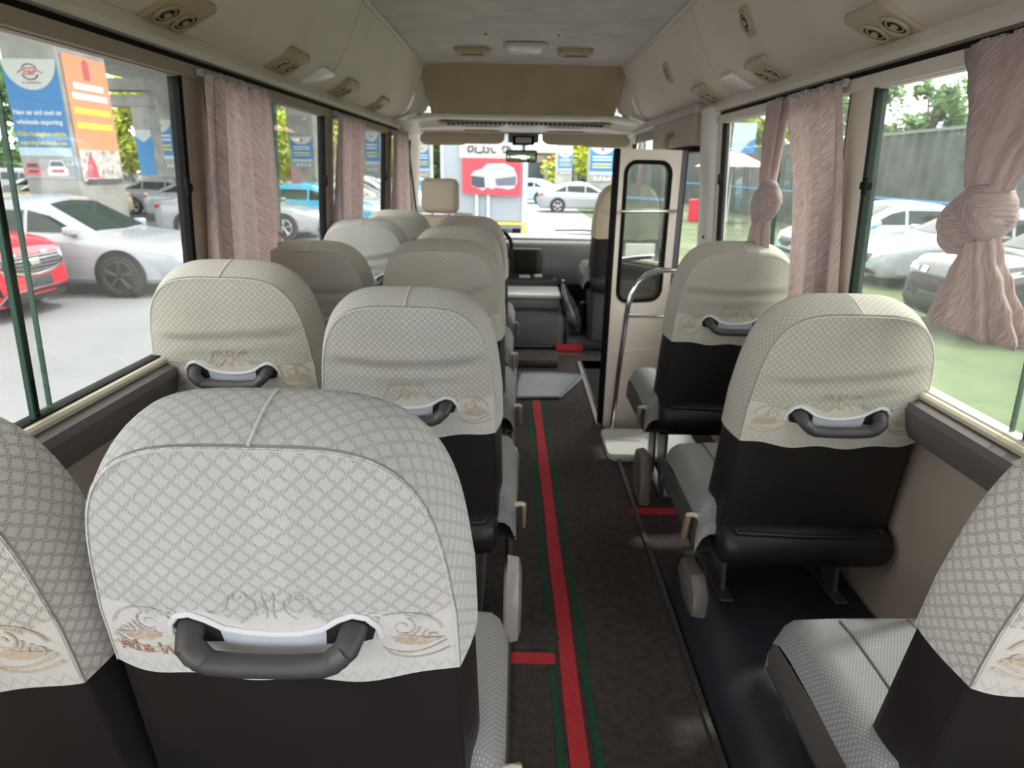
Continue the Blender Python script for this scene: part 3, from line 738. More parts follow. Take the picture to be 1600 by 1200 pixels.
def make_seat(variant, lace, letters=False, teardrop=True):
    wr = wrinkle(variant)
    t = thing('bus_seat', 'x', 'seat')
    # backrest in dark leatherette
    bk = shell(.02, 0, BUL - .004, .098)
    build_uv(bk, 'backrest', LEATHER, t)
    # lower roll and fold under the backrest
    mb = MB(); rows = []
    for x, r_ in ((-.222, .0), (-.220, .020), (-.21, .034), (-.18, .040), (0, .042), (.18, .040), (.21, .034), (.220, .020), (.222, 0)):
        rows.append([(x, .045 + (.8 * r_ + .03) * cos(a) * (1 if r_ else 0), .340 + (r_ + .022) * sin(a) * (1 if r_ else 0)) for a in [2 * PI * k / 18 for k in range(18)]])
    mb.grid(rows, True); mb.build('lower_roll', LEATHER, t)
    mb = MB().tube([(-.19, .012, .395), (-.185, .004, .388), (0, -.003, .386), (.185, .004, .388), (.19, .012, .395)], .007, 8)
    mb.build('pocket_fold', LEATHER, t)
    # lace cover
    cv = shell(AH, .005, BUL, .100, wr)
    for i, (x, y, z) in enumerate(cv.v):
        if abs(z - .653) < .02:      # gently waved hem
            cv.v[i] = (x, y, z + .0035 * sin(x * 46 + variant) - .006 * (1 - (x / .22) ** 2 if abs(x) < .22 else 0))
    c = build_uv(cv, 'seat_cover', lace, t)
    # hem edge and seams
    arc_ = [(x, a) for x, a in arch(AH, SEATA, .216, .206, 4.0, 26)]
    sm = MB()
    sm.tube([Vector(seatP(x * 1.018, -.003, a + .002)) for x, a in arc_], .0008, 6)
    sm.tube([Vector(seatP(.004, d * .100, SEATA + .0072 + .016 * sin(PI * d * .62))) for d in (0, .15, .3, .45, .6, .8, .95)], .0020, 6)
    sm.build('cover_seam', PIPING, c)
    # scroll pattern woven into the lower band
    mt = motif(); nh = len(mt) // 2
    for grp in (mt[0:7], mt[nh:nh + 7], mt[7:nh] + mt[nh + 7:]):
        mo = MB()
        for pts in grp: ribbon(mo, pts, .0010 if letters else .0017, wr)
        mo.build('scroll_pattern', THREADG if variant == 0 else THREADL, c)
    tan = THREADT if letters else mat('soft tan thread', (0.52, 0.42, 0.32), .9)
    for s_ in (1, -1):
        mo = MB(); fillpoly(mo, [(s_ * x, a) for x, a in ((.138, h + .058), (.152, h + .052), (.176, h + .050), (.199, h + .060), (.180, h + .062), (.160, h + .066), (.146, h + .070))], wr); mo.build('lace_fill', tan, c)
    if teardrop:
        mo = MB(); fillpoly(mo, [(0, h + .124), (.005, h + .114), (.007, h + .106), (.004, h + .100), (0, h + .098), (-.004, h + .100), (-.007, h + .106), (-.005, h + .114)], wr, .001); mo.build('teardrop_motif', tan, c)
    if letters:
        lt = MB(); z0, z1 = h + .030, h + .048
        def st(P):
            for a_, b_ in zip(P, P[1:]):
                n_ = 7
                for k in range(n_):
                    q = (k + .5) / n_; x = a_[0] + (b_[0] - a_[0]) * q; a = a_[1] + (b_[1] - a_[1]) * q
                    p = facept(x, a, .0007, wr=wr); lt.rbox(p - Vector((.0016, .0005, .0010)), p + Vector((.0016, .0005, .0010)), .0003, 1)
        st([(-.193, z0), (-.191, z1), (-.183, z0 + .004), (-.175, z1), (-.173, z0)])
        st([(-.165, z0 + .004), (-.161, z0 + .001), (-.158, z0 + .006), (-.162, z0 + .010), (-.165, z0 + .004)]); st([(-.160, z0 + .012), (-.154, z0 + .001)])
        st([(-.145, z1), (-.140, z0), (-.134, z1 - .005), (-.128, z0), (-.123, z1)])
        lt.build('woven_letters', mat('brown thread', (0.36, 0.22, 0.15), .9), c)
    # grab handle through the slot of the cover
    hp = [(-.094, -.002, h + .084), (-.093, -.014, h + .082), (-.090, -.027, h + .076), (-.074, -.034, h + .062), (-.064, -.035, h + .057), (-.03, -.036, h + .055), (0, -.036, h + .055)]
    hp = hp + [(-x, y, a) for x, y, a in hp[-2::-1]]
    hb = MB(); hb.tube([seatP(x, y - BUL, a) for x, y, a in hp], [.017, .0165, .0160, .0150, .0142, .0138, .0138, .0138, .0142, .0150, .0160, .0165, .017], 14, flat=.72)
    hd = hb.build('grab_handle', DARKP, t)
    for s_ in (1, -1):
        cap = MB(); cap.tube([seatP(s_ * x, y - BUL, a) for x, y, a in ((.074, -.035, .361), (.082, -.033, .368), (.090, -.029, .375))], [.0135, .0155, .0145], 12, flat=.85)
        cap.build('end_cap', mat('handle cap', (0.065, 0.062, 0.064), .45), hd)
    # slot: white elastic edge, dark patches for the shade in its open ends, pale lining
    up_ = [(-.124, h + .066), (-.121, h + .084), (-.110, h + .100), (-.094, h + .105), (-.076, h + .097), (-.057, h + .083), (-.03, h + .076), (0, h + .074)]
    up_ = up_ + [(-x, a) for x, a in up_[-2::-1]]
    fine = []
    for i in range(len(up_) - 1):
        for k in range(4): fine.append((up_[i][0] + (up_[i + 1][0] - up_[i][0]) * k / 4, up_[i][1] + (up_[i + 1][1] - up_[i][1]) * k / 4))
    fine.append(up_[-1])
    w_ = MB(); w_.tube([facept(x, a, .0016, wr=wr) for x, a in fine], .0038, 8, flat=.7, up=(0, -1, .1)); w_.build('slot_welt', WELT, c)
    for s_ in (1, -1):
        dk = MB(); fillpoly(dk, [(s_ * x, a) for x, a in ((.056, h + .078), (.074, h + .094), (.092, h + .102), (.108, h + .097), (.119, h + .082), (.114, h + .064), (.09, h + .058), (.06, h + .060))], wr, .0012)
        dk.build('slot_shade_patch', DARKHOLE, c)
    ln = MB(); fillpoly(ln, [(-.062, h + .082), (-.03, h + .074), (0, h + .072), (.03, h + .074), (.062, h + .082), (.060, h + .058), (0, h + .050), (-.060, h + .058)], wr, .0014)
    ln.build('slot_lining', mat('pale blue lining', (0.50, 0.55, 0.63), .8), c)
    # cushion
    W_, x0 = .475, -.035
    def cush(y, k):
        pts = []
        w = W_ / 2
        for i in range(29):
            u = -1 + i / 14; a = abs(u)
            z = .445 + .012 * (1 - a ** 2) - (.055 * ((a - .86) / .14) ** 2 if a > .86 else 0)
            z += -.010 * math.exp(-((a - .55) / .02) ** 2) if k else 0
            pts.append((x0 + w * u, y, z))
        return pts
    rows = []
    for y, dz in ((.06, -.10), (.065, -.02), (.08, -.002), (.16, 0), (.28, .004), (.38, .004), (.44, -.002), (.475, -.022), (.490, -.06), (.492, -.11)):
        rows.append([(x, y, z + dz) for x, y, z in cush(y, .07 < y < .46)])
    tp = MB().grid(rows)
    cu = tp.build('seat_cushion', FABRIC, t, angle=80)
    sd = MB()
    for s_ in (1, -1):
        xs = x0 + s_ * W_ / 2
        rows = []
        for z, ins in ((.388, -.002), (.378, .001), (.35, .003), (.31, .002), (.295, -.012)):
            rows.append([(xs + s_ * ins, .055, z - .0), (xs + s_ * ins, .1, z), (xs + s_ * ins, .3, z), (xs + s_ * ins, .46, min(z, .378)), (xs + s_ * ins * .5 - s_ * .003, .490, min(z, .33))])
        sd.grid(rows)
    sd.grid([[(x0 - W_ / 2 + i * W_ / 6, .492, z) for i in range(7)] for z in (.335, .315, .30)])
    sd.grid([[(x0 - W_ / 2 + i * W_ / 6, y, .297) for i in range(7)] for y in (.06, .3, .492)])
    sd.build('cushion_side', SIDEF, cu)
    se = MB()
    for u in (-.5, 0, .5): se.tube([(x0 + u * W_ / 2 * 1.1, y, .4585 - .012 * (u * 1.1) ** 2 + dz) for y, dz in ((.1, -.003), (.2, 0), (.3, .003), (.38, .003), (.44, -.003))], .0016, 6)
    se.build('stitching', mat('grey stitching', (0.13, 0.13, 0.135), .9), cu)
    # legs and side covers
    L = MB(); L.rbox((-.20, .10, .27), (.17, .42, .297), .006); L.build('seat_frame', BLACK, t)
    for xl in (-.17, .15):
        l_ = MB(); l_.prism([(.10, .005), (.16, .005), (.30, .27), (.12, .27)], 'x', xl, xl + .012)
        l_.prism([(.30, .005), (.42, .005), (.40, .27), (.33, .27)], 'x', xl, xl + .012)
        l_.rbox((xl - .012, .06, 0.0), (xl + .026, .46, .014), .004); l_.build('leg', mat('dark leg steel', (0.06, 0.055, 0.055), .4), t)
    return t
def side_kit(t, s_, colr):
    """recliner tab and leg cover on the aisle side, s_ = +1 right, -1 left"""
    xs = -.035 * 1 + s_ * .245
    mb = MB(); mb.rbox((-.006, -.013, -.075), (.006, .013, .008), .005, 3, Matrix.Translation((xs + s_ * .012, .085, .385)) @ Matrix.Rotation(rad(16), 4, 'X'))
    a = mb.build('recline_tab', mat('tan plastic tab', (0.27, 0.20, 0.13), .5), t)
    mb = MB(); mb.tube([(xs - s_ * .02, .080, .392), (xs + s_ * .004, .082, .396), (xs + s_ * .014, .085, .390)], .007, 8); mb.build('tab_hinge', mat('beige hinge', (0.50, 0.45, 0.37), .45), a)
    mb = MB(); xs2 = -.035 + s_ * .225
    pr = [(-.02, .012), (.06, .008), (.15, .12), (.13, .20), (.03, .215), (-.02, .13)]
    rows = []
    for ins, k in ((-.02, .90), (-.010, 1.0), (.022, .95), (.030, .75)):
        cx_, cz_ = .07, .11
        rows.append([(xs2 + s_ * ins, cx_ + (p[0] - cx_) * k, cz_ + (p[1] - cz_) * k) for p in pr])
    mb.grid(rows, True); b = len(mb.v) - 6; mb.f.append(tuple(range(b, b + 6))); mb.f.append((0, 1, 2, 3, 4, 5))
    mb.build('leg_cover', colr, t, angle=50)
legL = mat('pinkish grey leg cover', (0.38, 0.34, 0.32), .35); legR = mat('grey brown leg cover', (0.13, 0.11, 0.10), .4)
G = 'bus seats with lace covers'
# (column, x, y, lift, mirror, variant, lace, label)
seats = [
 ('B', -.284, .665, .012, 0, LACE_B, 'large bus seat in the foreground with white lace cover, woven letters and grey handle'),
 ('B', -.260, 1.49, -.008, 2, LACE_W, 'left aisle bus seat directly in front of the foreground seat, white lace cover'),
 ('B', -.268, 2.27, .025, 3, LACE_C, 'left aisle bus seat, third in line counting the foreground one, cream lace cover'),
 ('B', -.285, 3.02, .01, 2, LACE_C, 'left aisle bus seat mostly hidden behind the third in line, cream cover'),
 ('B', -.280, 3.70, .01, 3, LACE_P, 'frontmost left aisle bus seat with a pinkish cover edge'),
 ('A', -.748, .64, 0, 1, LACE_N, 'window bus seat at the bottom left corner of the view, cut off by the frame'),
 ('A', -.738, 1.62, .03, 1, LACE_C, 'left window bus seat with its grab handle just above the foreground seat'),
 ('A', -.742, 2.30, .01, 2, LACE_C, 'left window bus seat beside the tied end of the first curtain'),
 ('A', -.738, 3.12, .03, 3, LACE_W, 'left window bus seat in front of the second curtain'),
 ('A', -.738, 3.98, .02, 1, LACE_C, 'frontmost left window bus seat before the driver headrest'),
 ('R', .805, .66, 0, 1, LACE_N, 'right hand bus seat at the bottom right corner with its grey cushion showing'),
 ('R', .768, 1.45, 0, 3, LACE_C, 'right hand bus seat beside the window with creased cream cover'),
 ('R', .785, 2.28, .035, 2, LACE_C, 'right hand bus seat just behind the chrome pole and door'),
]
protos = {}
def seat_for(col, var, lace, letters):
    key = (col, var, lace.name, letters)
    if key in protos: return copy_tree(protos[key])
    t = make_seat(var, lace, letters, teardrop=not letters)
    if col in 'BR': side_kit(t, 1 if col == 'B' else -1, legL if col == 'B' else legR)
    if col == 'B':      # cushions lean toward the aisle
        for c in t.children:
            if c.name.startswith(('seat_cushion',)): c.location.x = .07
            if c.name.startswith(('recline', 'leg_cover')): c.location.x = .07
    protos[key] = t
    return t
for i, (col, x, y, dz, var, lace, lab) in enumerate(seats):
    o = seat_for(col, var, lace, i == 0)
    o.location = (x, y, 0); tag(o, lab, 'seat', G)
    if i == 0: o.scale.x = 1.03
    for c in o.children:
        if i in (0, 5, 10) and c.name.startswith('seat_cushion'): c.scale.y = .86
    if i in (10, 11):
        for c in o.children:
            if c.name.startswith(('leg', 'leg_cover')): c.scale.z = .50; c.location.z = .134
    if dz:
        for c in o.children:
            if c.name.startswith(('backrest', 'lower_roll', 'pocket', 'seat_cover', 'grab')): c.location.z = dz

# passenger seat beside the driver, and the driver's seat
pas = make_seat(1, mat('plain cream headrest cloth', (0.50, 0.43, 0.32), .8), False, False)
for c in list(pas.children):
    if c.name.startswith('seat_cover'):
        for g in list(c.children): bpy.data.objects.remove(g)
    if c.name.startswith('grab'):
        for g in list(c.children): bpy.data.objects.remove(g)
        bpy.data.objects.remove(c)
MB().rbox((-.20, .06, -.088), (.20, .46, .28), .02).build('seat_base', DARKP, pas)
pas.name = 'passenger_seat'; pas.location = (.735, 4.42, .19); tag(pas, 'tall dark passenger seat with cream headrest cover behind the door panel', 'seat')
MB().box((-.24, -.005, .2), (-.236, .0, .21)).build('trim_edge', DARKP, pas)
dr = thing('driver_seat', 'beige driver seat with square headrest at the front left', 'seat', (-.555, 4.72, 0))
CR = mat('beige driver seat cloth', (0.55, 0.455, 0.36), .85, bump=.4, bscale=500); CRE = mat('pale seat edge', (0.66, 0.62, 0.50), .8)
mb = MB().rbox((-.135, -.03, .965), (.135, .075, 1.205), .05, 6); mb.build('headrest', CR, dr)
MB().rbox((-.26, -.02, .42), (.26, .10, .955), .05, 5).build('backrest', CR, dr)
MB().tube([(.262, .03, .55), (.264, .03, .90), (.22, .03, .958), (.10, .03, .962)], .012, 8).build('piping', CRE, dr)
for x in (-.06, .06): MB().cyl((x, .03, .94), (x, .03, .98), .007, 10).build('headrest_post', STEEL, dr)
MB().rbox((-.27, .06, .36), (.27, .52, .48), .04, 4).build('seat_cushion', CR, dr)
MB().rbox((-.22, .05, .007), (.22, .48, .36), .03).build('seat_base', DARKP, dr)

# ------------------------------------------------------------------ aisle: carpet tapes, mat, flap, wheel box, pole, plate
def xs_at(y): return .125 + (3.5 - y) * .016
cp = thing('carpet_stripe', 'long red carpet stripe with green edges down the middle of the aisle', 'carpet stripe', (0, 0, 0))
rows = [[(xs_at(y) - .021 + .002 * sin(y * 9), y, .003), (xs_at(y) + .023 + .0015 * sin(y * 7 + 2), y, .003)] for y in [.3 + i * .1 for i in range(33)]]
MB().grid(rows).build('red_tape', RED, cp, smooth=False)
for dx in (-.052, .036):
    rows = [[(xs_at(y) + dx, y, .002), (xs_at(y) + dx + .018 + .003 * sin(y * 13), y, .002)] for y in [.3 + i * .1 for i in range(33)]]
    MB().grid(rows).build('green_edge', GREENT, cp, smooth=False)
tag(MB().box((-.3, 1.405, .0005), (.125, 1.445, .0040)).build('carpet_stripe', RED, smooth=False), 'short red cross stripe running left from the aisle stripe', 'carpet stripe')
tag(MB().box((.47, 2.215, .0005), (.72, 2.265, .0040)).build('carpet_stripe', RED, smooth=False), 'short red cross stripe under the right hand seats', 'carpet stripe')
mb = MB(); rows = []
for y, w, z in ((1.46, .128, .003), (1.50, .15, .008), (1.56, .135, .012), (1.60, .105, .010), (1.62, .08, .004)):
    rows.append([(-.3, y, .002), (0, y, z), (w * .7, y, z * 1.1), (w, y, .002)])
mb.grid(rows); tag(mb.build('carpet_flap', CARPET), 'lifted flap of dark carpet beside the red cross stripe', 'carpet')
for x, y0, y1, lab, n_ in ((-.012, .2, 4.4, 'left', 0), (.478, .2, 3.05, 'right', 1)):
    struct(MB().box((x, y0, .0), (x + .016, y1, .012)).build('trim_%d' % (35 + n_), mat('worn seat rail', (0.045, 0.038, 0.036), .5, noise=.4, nscale=60), smooth=False), 'seat rail along the %s edge of the aisle' % lab)
# rubber mat
mb = MB(); rows = []
for i in range(13):
    u = i / 12
    x0, x1 = -.02 + .03 * u, .27 + .19 * u; y = 3.50 + .50 * u
    rows.append([(x0 + (x1 - x0) * v, y + .03 * v * (1 - u) - .03 * v * u, .012 + .012 * max(0, u - .75) * 4 * sin(v * 3)) for v in [k / 10 for k in range(11)]])
mb.grid(rows)
o = mb.build('floor_mat', mat('grey blue rubber mat', (0.115, 0.125, 0.135), .45, noise=.2, nscale=5)); tag(o, 'grey blue rubber mat lying on the aisle floor at the front', 'mat')
sm_ = o.modifiers.new('solid', 'SOLIDIFY'); sm_.thickness = .008
# low raised box in front of the mat
t = tag(MB().rbox((-.45, 4.14, .0), (.30, 4.42, .055), .02).build('carpeted_step', CARPET), 'low dark carpeted step between the rubber mat and the engine cover', 'step')
tag(MB().box((-.45, 4.47, .002), (.47, 4.50, .009)).build('carpet_stripe', mat('red brown tape', (0.30, 0.035, 0.02), .8), smooth=False), 'thin red line across the floor before the cab', 'carpet stripe')
tag(MB().box((.30, 4.58, .008), (.50, 4.585, .055)).build('carpet_stripe', RED, smooth=False), 'wide red strip on the low riser right of the engine cover', 'carpet stripe')
# raised wheel box under the right seats
rows = []
for x, z in ((.50, 0), (.505, .05), (.53, .10), (.57, .125), (.62, .132), (.98, .132)):
    rows.append([(x + .05 * max(0, (.9 - y)) * 0, y, z * min(1, max(0, (1.75 - y) / .05))) for y in (-.4, .2, .6, 1.0, 1.2, 1.3, 1.60, 1.68, 1.71, 1.75)])
o = MB().grid(rows).build('wheel_box', mat('blue black vinyl', (0.018, 0.021, 0.028), .45, noise=.3, nscale=5)); tag(o, 'raised blue black wheel box under the right hand seats', 'wheel box')
# pole with plate
t = thing('grab_pole', 'bent chrome grab pole on a pale floor plate beside the door', 'pole', (.50, 3.03, 0))
MB().tube([(0, 0, .02), (.012, 0, .3), (.030, 0, .58), (.036, 0, .66), (.048, 0, .72), (.075, 0, .775), (.115, 0, .812), (.17, 0, .832), (.26, 0, .836), (.42, 0, .836)], .0125, 14).build('tube', CHROME, t)
MB().tube([(.032, 0, .612), (.22, 0, .614), (.42, 0, .614)], .009, 10).build('cross_tube', CHROME, t)
pp = rrect(.225, .175, .05)
k = MB(); k.grid([[(x + .165, y - .16, .002) for x, y in pp], [(x + .165, y - .16, .018) for x, y in pp], [(x * .985 + .165, y * .97 - .16, .024) for x, y in pp]], True); k.f.append(tuple(range(2 * len(pp), 3 * len(pp))))
k.build('floor_plate', mat('pale grey painted plate', (0.50, 0.49, 0.48), .35), t)

# ------------------------------------------------------------------ folding door (open, seen from inside)
def door_leaf(name, label, w, z0, z1, gl, loc, rz, seal=True):
    r = sroot(name, label); r.location = loc; r.rotation_euler = (0, 0, rz)
    gx0, gx1, gz0, gz1 = gl
    N = 40
    oc = [(gx0 + gx1) / 2, (gz0 + gz1) / 2]; hole = [(oc[0] + x, oc[1] + z) for x, z in rrect((gx1 - gx0) / 2, (gz1 - gz0) / 2, .055, 6)]
    # outer rectangle points matched to the hole by angle
    outer = []
    for x, z in hole:
        dx, dz = (x - oc[0]) / (w / 2), (z - oc[1]) / ((z1 - z0) / 2)
        # project to rectangle
        tx = (w - oc[0]) / (x - oc[0]) if x > oc[0] else (0 - oc[0]) / (x - oc[0])
        tz = (z1 - oc[1]) / (z - oc[1]) if z > oc[1] else (z0 - oc[1]) / (z - oc[1])
        k = min(tx, tz); outer.append((oc[0] + (x - oc[0]) * k, oc[1] + (z - oc[1]) * k))
    # snap nearest points onto the rectangle corners
    for cx_, cz_ in ((0, z0), (w, z0), (0, z1), (w, z1)):
        j = min(range(len(outer)), key=lambda q: (outer[q][0] - cx_) ** 2 + ((outer[q][1] - cz_) * .5) ** 2); outer[j] = (cx_, cz_)
    rim = [(oc[0] + (x - oc[0]) * 1.16, oc[1] + (z - oc[1]) * 1.06) for x, z in hole]
    mb = MB(); mb.grid([[(x, .03, z) for x, z in outer], [(x, 0, z) for x, z in outer], [(x, 0, z) for x, z in rim], [(x, .007, z) for x, z in hole], [(x, .03, z) for x, z in hole], [(x, .03, z) for x, z in outer]], True)
    mb.rbox((.03, -.006, z0 + .06), (w - .03, .002, min(gz0 - .10, .40)), .006)
    mb.build('leaf_panel', CREAM if name == 'door_1' else WHITEP, r, angle=30)
    MB().tube([(x, .002, z) for x, z in hole], .010, 8, closed=True).build('rubber_seal', BLACK, r)
    mb = MB(); mb.v = [(x, .012, z) for x, z in hole]; mb.f = [tuple(range(len(hole)))]; mb.build('glass_pane', DGLASS, r, smooth=False)
    MB().rbox((-.022, -.004, z0), (.0, .034, z1), .006).build('edge_seal', BLACK, r)
    return r
d1 = door_leaf('door_1', 'cream folding door leaf with a rounded window and chrome bar', .329, -.29, 1.372, (.036, .276, .655, 1.315), (.470, 3.15, 0), rad(19))
MB().tube([(.012, -.015, 1.092), (.05, -.022, 1.092), (.18, -.022, 1.092), (.290, -.022, 1.092), (.315, -.012, 1.092)], .008, 10).build('grab_bar', CHROME, d1)
MB().rbox((.331, -.002, -.29), (.361, .03, 1.372), .008).build('hinge_seal', mat('purple grey rubber', (0.13, 0.12, 0.15), .5), d1)
d2 = door_leaf('door_2', 'second white folding door leaf behind the cream leaf', .30, -.29, 1.36, (.04, .25, .655, 1.30), (.842, 3.40, 0), rad(80))
# upper door frame with its mechanism
mb = MB(); mb.rbox((.86, 3.44, 1.40), (.96, 4.44, 1.56), .02); o = mb.build('trim_37', mat('brown beige door header', (0.40, 0.33, 0.28), .6)); struct(o, 'header panel above the door opening')
tag(MB().tube([(.86, 3.85, 1.47), (.835, 3.85, 1.465), (.825, 3.85, 1.43), (.825, 3.85, 1.40)], .014, 10).build('door_lever', mat('brass brown', (0.35, 0.26, 0.16), .35, metal=.5)), 'small brown emergency lever on the header above the door', 'lever')
struct(MB().rbox((.865, 3.44, 1.545), (.955, 5.3, 1.60), .015).build('trim_38', mat('grey rail trim', (0.45, 0.42, 0.39), .5)), 'grey trim above the door header')
struct(MB().rbox((.875, 3.46, 1.373), (.95, 4.42, 1.40), .006).build('trim_39', BLACK), 'black rubber under the door header')

# ------------------------------------------------------------------ cab: dashboard, wheel, engine cover, boxes
dash = thing('dashboard', 'grey dashboard with dark centre recess under the windscreen', 'dashboard', (0, 5.4, 0))
DG = mat('grey dash vinyl', (0.17, 0.165, 0.17), .35, noise=.08, nscale=4); DT = mat('light grey dash top', (0.42, 0.42, 0.42), .45, noise=.1, nscale=4)
rows = []
for y, z in ((.02, .36), (.0, .40), (.0, .50), (.01, .60), (.035, .668), (.09, .700), (.2, .712), (.55, .715)):
    rows.append([(x, y + .05 * (x / .9) ** 2 * 0, z) for x in (-.93, -.5, -.2, .1, .35, .6, .94)])
MB().grid(rows).build('dash_panel', DG, dash, angle=60)
MB().rbox((-.90, .16, .705), (.94, .54, .724), .01).build('dash_top', DT, dash)
MB().rbox((-.06, -.03, .445), (.215, .04, .655), .03).build('centre_surround', mat('dark olive grey', (0.055, 0.052, 0.042), .5), dash)
MB().rbox((-.03, -.034, .465), (.165, -.02, .64), .02).build('recess', DARKHOLE, dash)
MB().rbox((-.60, -.12, .66), (-.12, .12, .76), .04).build('instrument_hood', BLACK, dash)
MB().box((.64, -.003, .53), (.70, .0, .565)).build('red_sticker', mat('red sticker', (0.6, .05, .08), .5), dash, smooth=False)
sw = thing('steering_wheel', 'black steering wheel in front of the driver seat', 'steering wheel', (-.27, 5.19, .69))
sw.rotation_euler = (rad(38), 0, 0)
MB().tube([(cos(a) * .225, sin(a) * .225, 0) for a in [2 * PI * i / 40 for i in range(40)]], .016, 10, closed=True).build('rim', BLACK, sw)
mb = MB().cyl((0, 0, -.02), (0, 0, .02), .06, 20)
for a in (90, 210, 330): mb.tube([(0, 0, 0), (cos(rad(a)) * .22, sin(rad(a)) * .22, 0)], .013, 8)
mb.build('hub', BLACK, sw)
MB().cyl((0, 0, -.02), (0, .1, -.30), .03, 12).build('column', BLACK, sw)
ec = thing('engine_cover', 'dark rounded engine cover between the front seats', 'engine cover', (.02, 4.9, 0))
MB().rbox((-.24, -.30, .006), (.34, .42, .275), .05, 5).build('cover_shell', mat('dark grey moulded cover', (0.075, 0.075, 0.08), .4, noise=.2, nscale=4), ec)
MB().tube([(-.23, -.29, .04), (0, -.31, .03), (.36, -.28, .03)], .012, 8).build('lower_edge', DARKP, ec)
tb = thing('console_box', 'light grey console box with flat lid on the engine cover', 'box', (.02, 4.86, .276))
MB().rbox((-.245, -.12, 0), (.31, .30, .085), .02, 3).build('box_body', mat('dark grey box', (0.13, 0.13, 0.13), .4), tb)
MB().rbox((-.25, -.13, .085), (.315, .27, .112), .012, 3).build('lid', mat('light grey lid', (0.50, 0.50, 0.50), .35), tb)
tr = thing('console_tray', 'dark storage tray behind the light grey console box', 'tray', (.02, 5.20, .276))
MB().rbox((-.245, .005, 0), (.31, .12, .155), .015, 3).build('tray_body', mat('dark tray', (0.06, .06, .06), .4), tr)
MB().rbox((-.22, .012, .15), (.28, .11, .158), .004, 2).build('tray_inside', DARKHOLE, tr)
tag(MB().rbox((.14, 5.22, .434), (.21, 5.29, .462), .013, 3).build('cream_pouch', mat('cream pouch', (0.62, .52, .38), .8)), 'small cream pouch lying in the console tray', 'pouch')
tag(MB().rbox((.02, 5.21, .434), (.11, 5.30, .450), .006, 3).build('paper_bundle', mat('crumpled paper', (0.45, .45, .46), .6)), 'crumpled grey papers in the console tray', 'papers')
# silver gear boot and lever
gl = thing('gear_lever', 'silvery crumpled gear lever boot with black gap right of the console', 'gear lever', (.44, 4.82, 0))
mb = MB(); rows = []
for z, cx_, r_ in ((.07, .04, .030), (.12, .03, .05), (.20, .01, .07), (.28, -.02, .055), (.34, -.05, .04), (.40, -.07, .025), (.46, -.085, .018)):
    rows.append([(cx_ + r_ * cos(a) * (1 + .25 * sin(3 * a + z * 40)), r_ * sin(a), z) for a in [2 * PI * k / 18 for k in range(18)]])
mb.grid(rows, True); mb.build('boot', mat('silver grey foil', (0.42, 0.43, 0.45), .25, metal=.4, noise=.7, nscale=9), gl)
MB().tube([(-.085, 0, .44), (-.09, 0, .49)], .012, 8).build('lever', STEEL, gl)
MB().rbox((.04, -.05, .09), (.10, .05, .33), .03).build('black_gap_block', BLACK, gl)  # black block filling in for the dark gap beside the boot
tag(MB().rbox((.37, 4.585, .006), (.96, 5.35, .10), .03).build('cab_platform', mat('dark blue grey vinyl', (0.05, .055, .065), .4)), 'dark raised platform right of the engine cover', 'platform')
tag(MB().rbox((.58, 4.62, .101), (.72, 4.72, .14), .012).build('cloth_bundle', mat('pale green grey cloth', (.34, .36, .30), .8)), 'pale folded cloth on the cab platform under the passenger seat', 'cloth')
tag(MB().rbox((.535, 4.62, .101), (.575, 4.68, .15), .012).build('red_pouch', mat('red fabric', (.5, .02, .04), .8)), 'small red pouch next to the folded cloth', 'pouch')

# ------------------------------------------------------------------ curtains
def uvmesh(name, rows, uvs, m, parent, closed=False):
    mb = MB(); mb.grid(rows, closed); mb.uvl = [q for r in uvs for q in r]
    return build_uv(mb, name, m, parent)
def tape(parent, side, ya, yb, z, ins):
    R = random.Random(int(ya * 100)); mb = MB(); n = int((yb - ya) / .012)
    for i in range(n):
        y = ya + (yb - ya) * (i + .5) / n
        mb.rbox((sx(side, z, ins) - .008 + R.uniform(-.003, .003), y - .006, z - .008), (sx(side, z, ins) + .008, y + .004, z + .010 + R.uniform(-.004, .004)), .002, 1)
    mb.build('heading_tape', TAPE, parent)
def hanging(side, top, bot, zt, zb, folds, lab, seed, amp=.027, name='curtain', ins=.024):
    R = random.Random(seed); t = thing(name, lab, 'curtain', group=None)
    rows = []; uvs = []; nz = 24; nu = folds * 10
    ph = [R.uniform(-.5, .5) for _ in range(folds * 2 + 2)]
    for j in range(nz + 1):
        v = j / nz; z = zt + (zb - zt) * v; e = 1 - (1 - v) ** 2
        row = []; ur = []
        for i in range(nu + 1):
            u = i / nu; w = u + .018 * sin(u * 9 + seed) * v
            y = (top[0] + (top[1] - top[0]) * w) * (1 - e) + (bot[0] + (bot[1] - bot[0]) * w) * e
            k = u * folds; a = amp * (.55 + .45 * v) * (1 + .35 * sin(k * 1.7 + seed))
            sn = sin(2 * PI * k + .5 * sin(k * 1.3 + seed) * v * 2); x = sx(side, z, ins + .018 + a * (math.copysign(abs(sn) ** .7, sn) + .2 * sin(4 * PI * k + v * 2)))
            row.append((x, y + .25 * a * cos(2 * PI * k * 1.0), z)); ur.append((u * folds * .11, -z))
        rows.append(row); uvs.append(ur)
    o = uvmesh('cloth', rows, uvs, CURT, t)
    tape(t, side, top[0], top[1], zt + .004, ins + .008)
    return t
hanging(-1, (1.865, 2.34), (1.81, 2.37), 1.497, .80, 6, 'mauve pleated curtain hanging between the first and second left windows', 1)
hanging(-1, (3.19, 3.77), (3.12, 3.72), 1.497, .80, 6, 'mauve pleated curtain hanging between the second and third left windows', 2)
hanging(-1, (4.56, 5.20), (4.54, 5.34), 1.497, .80, 6, 'mauve pleated curtain hanging at the front end of the left side', 3)
hanging(1, (1.93, 2.33), (1.83, 2.13), 1.505, .79, 5, 'mauve pleated curtain hanging on the right beside the tied one', 5)
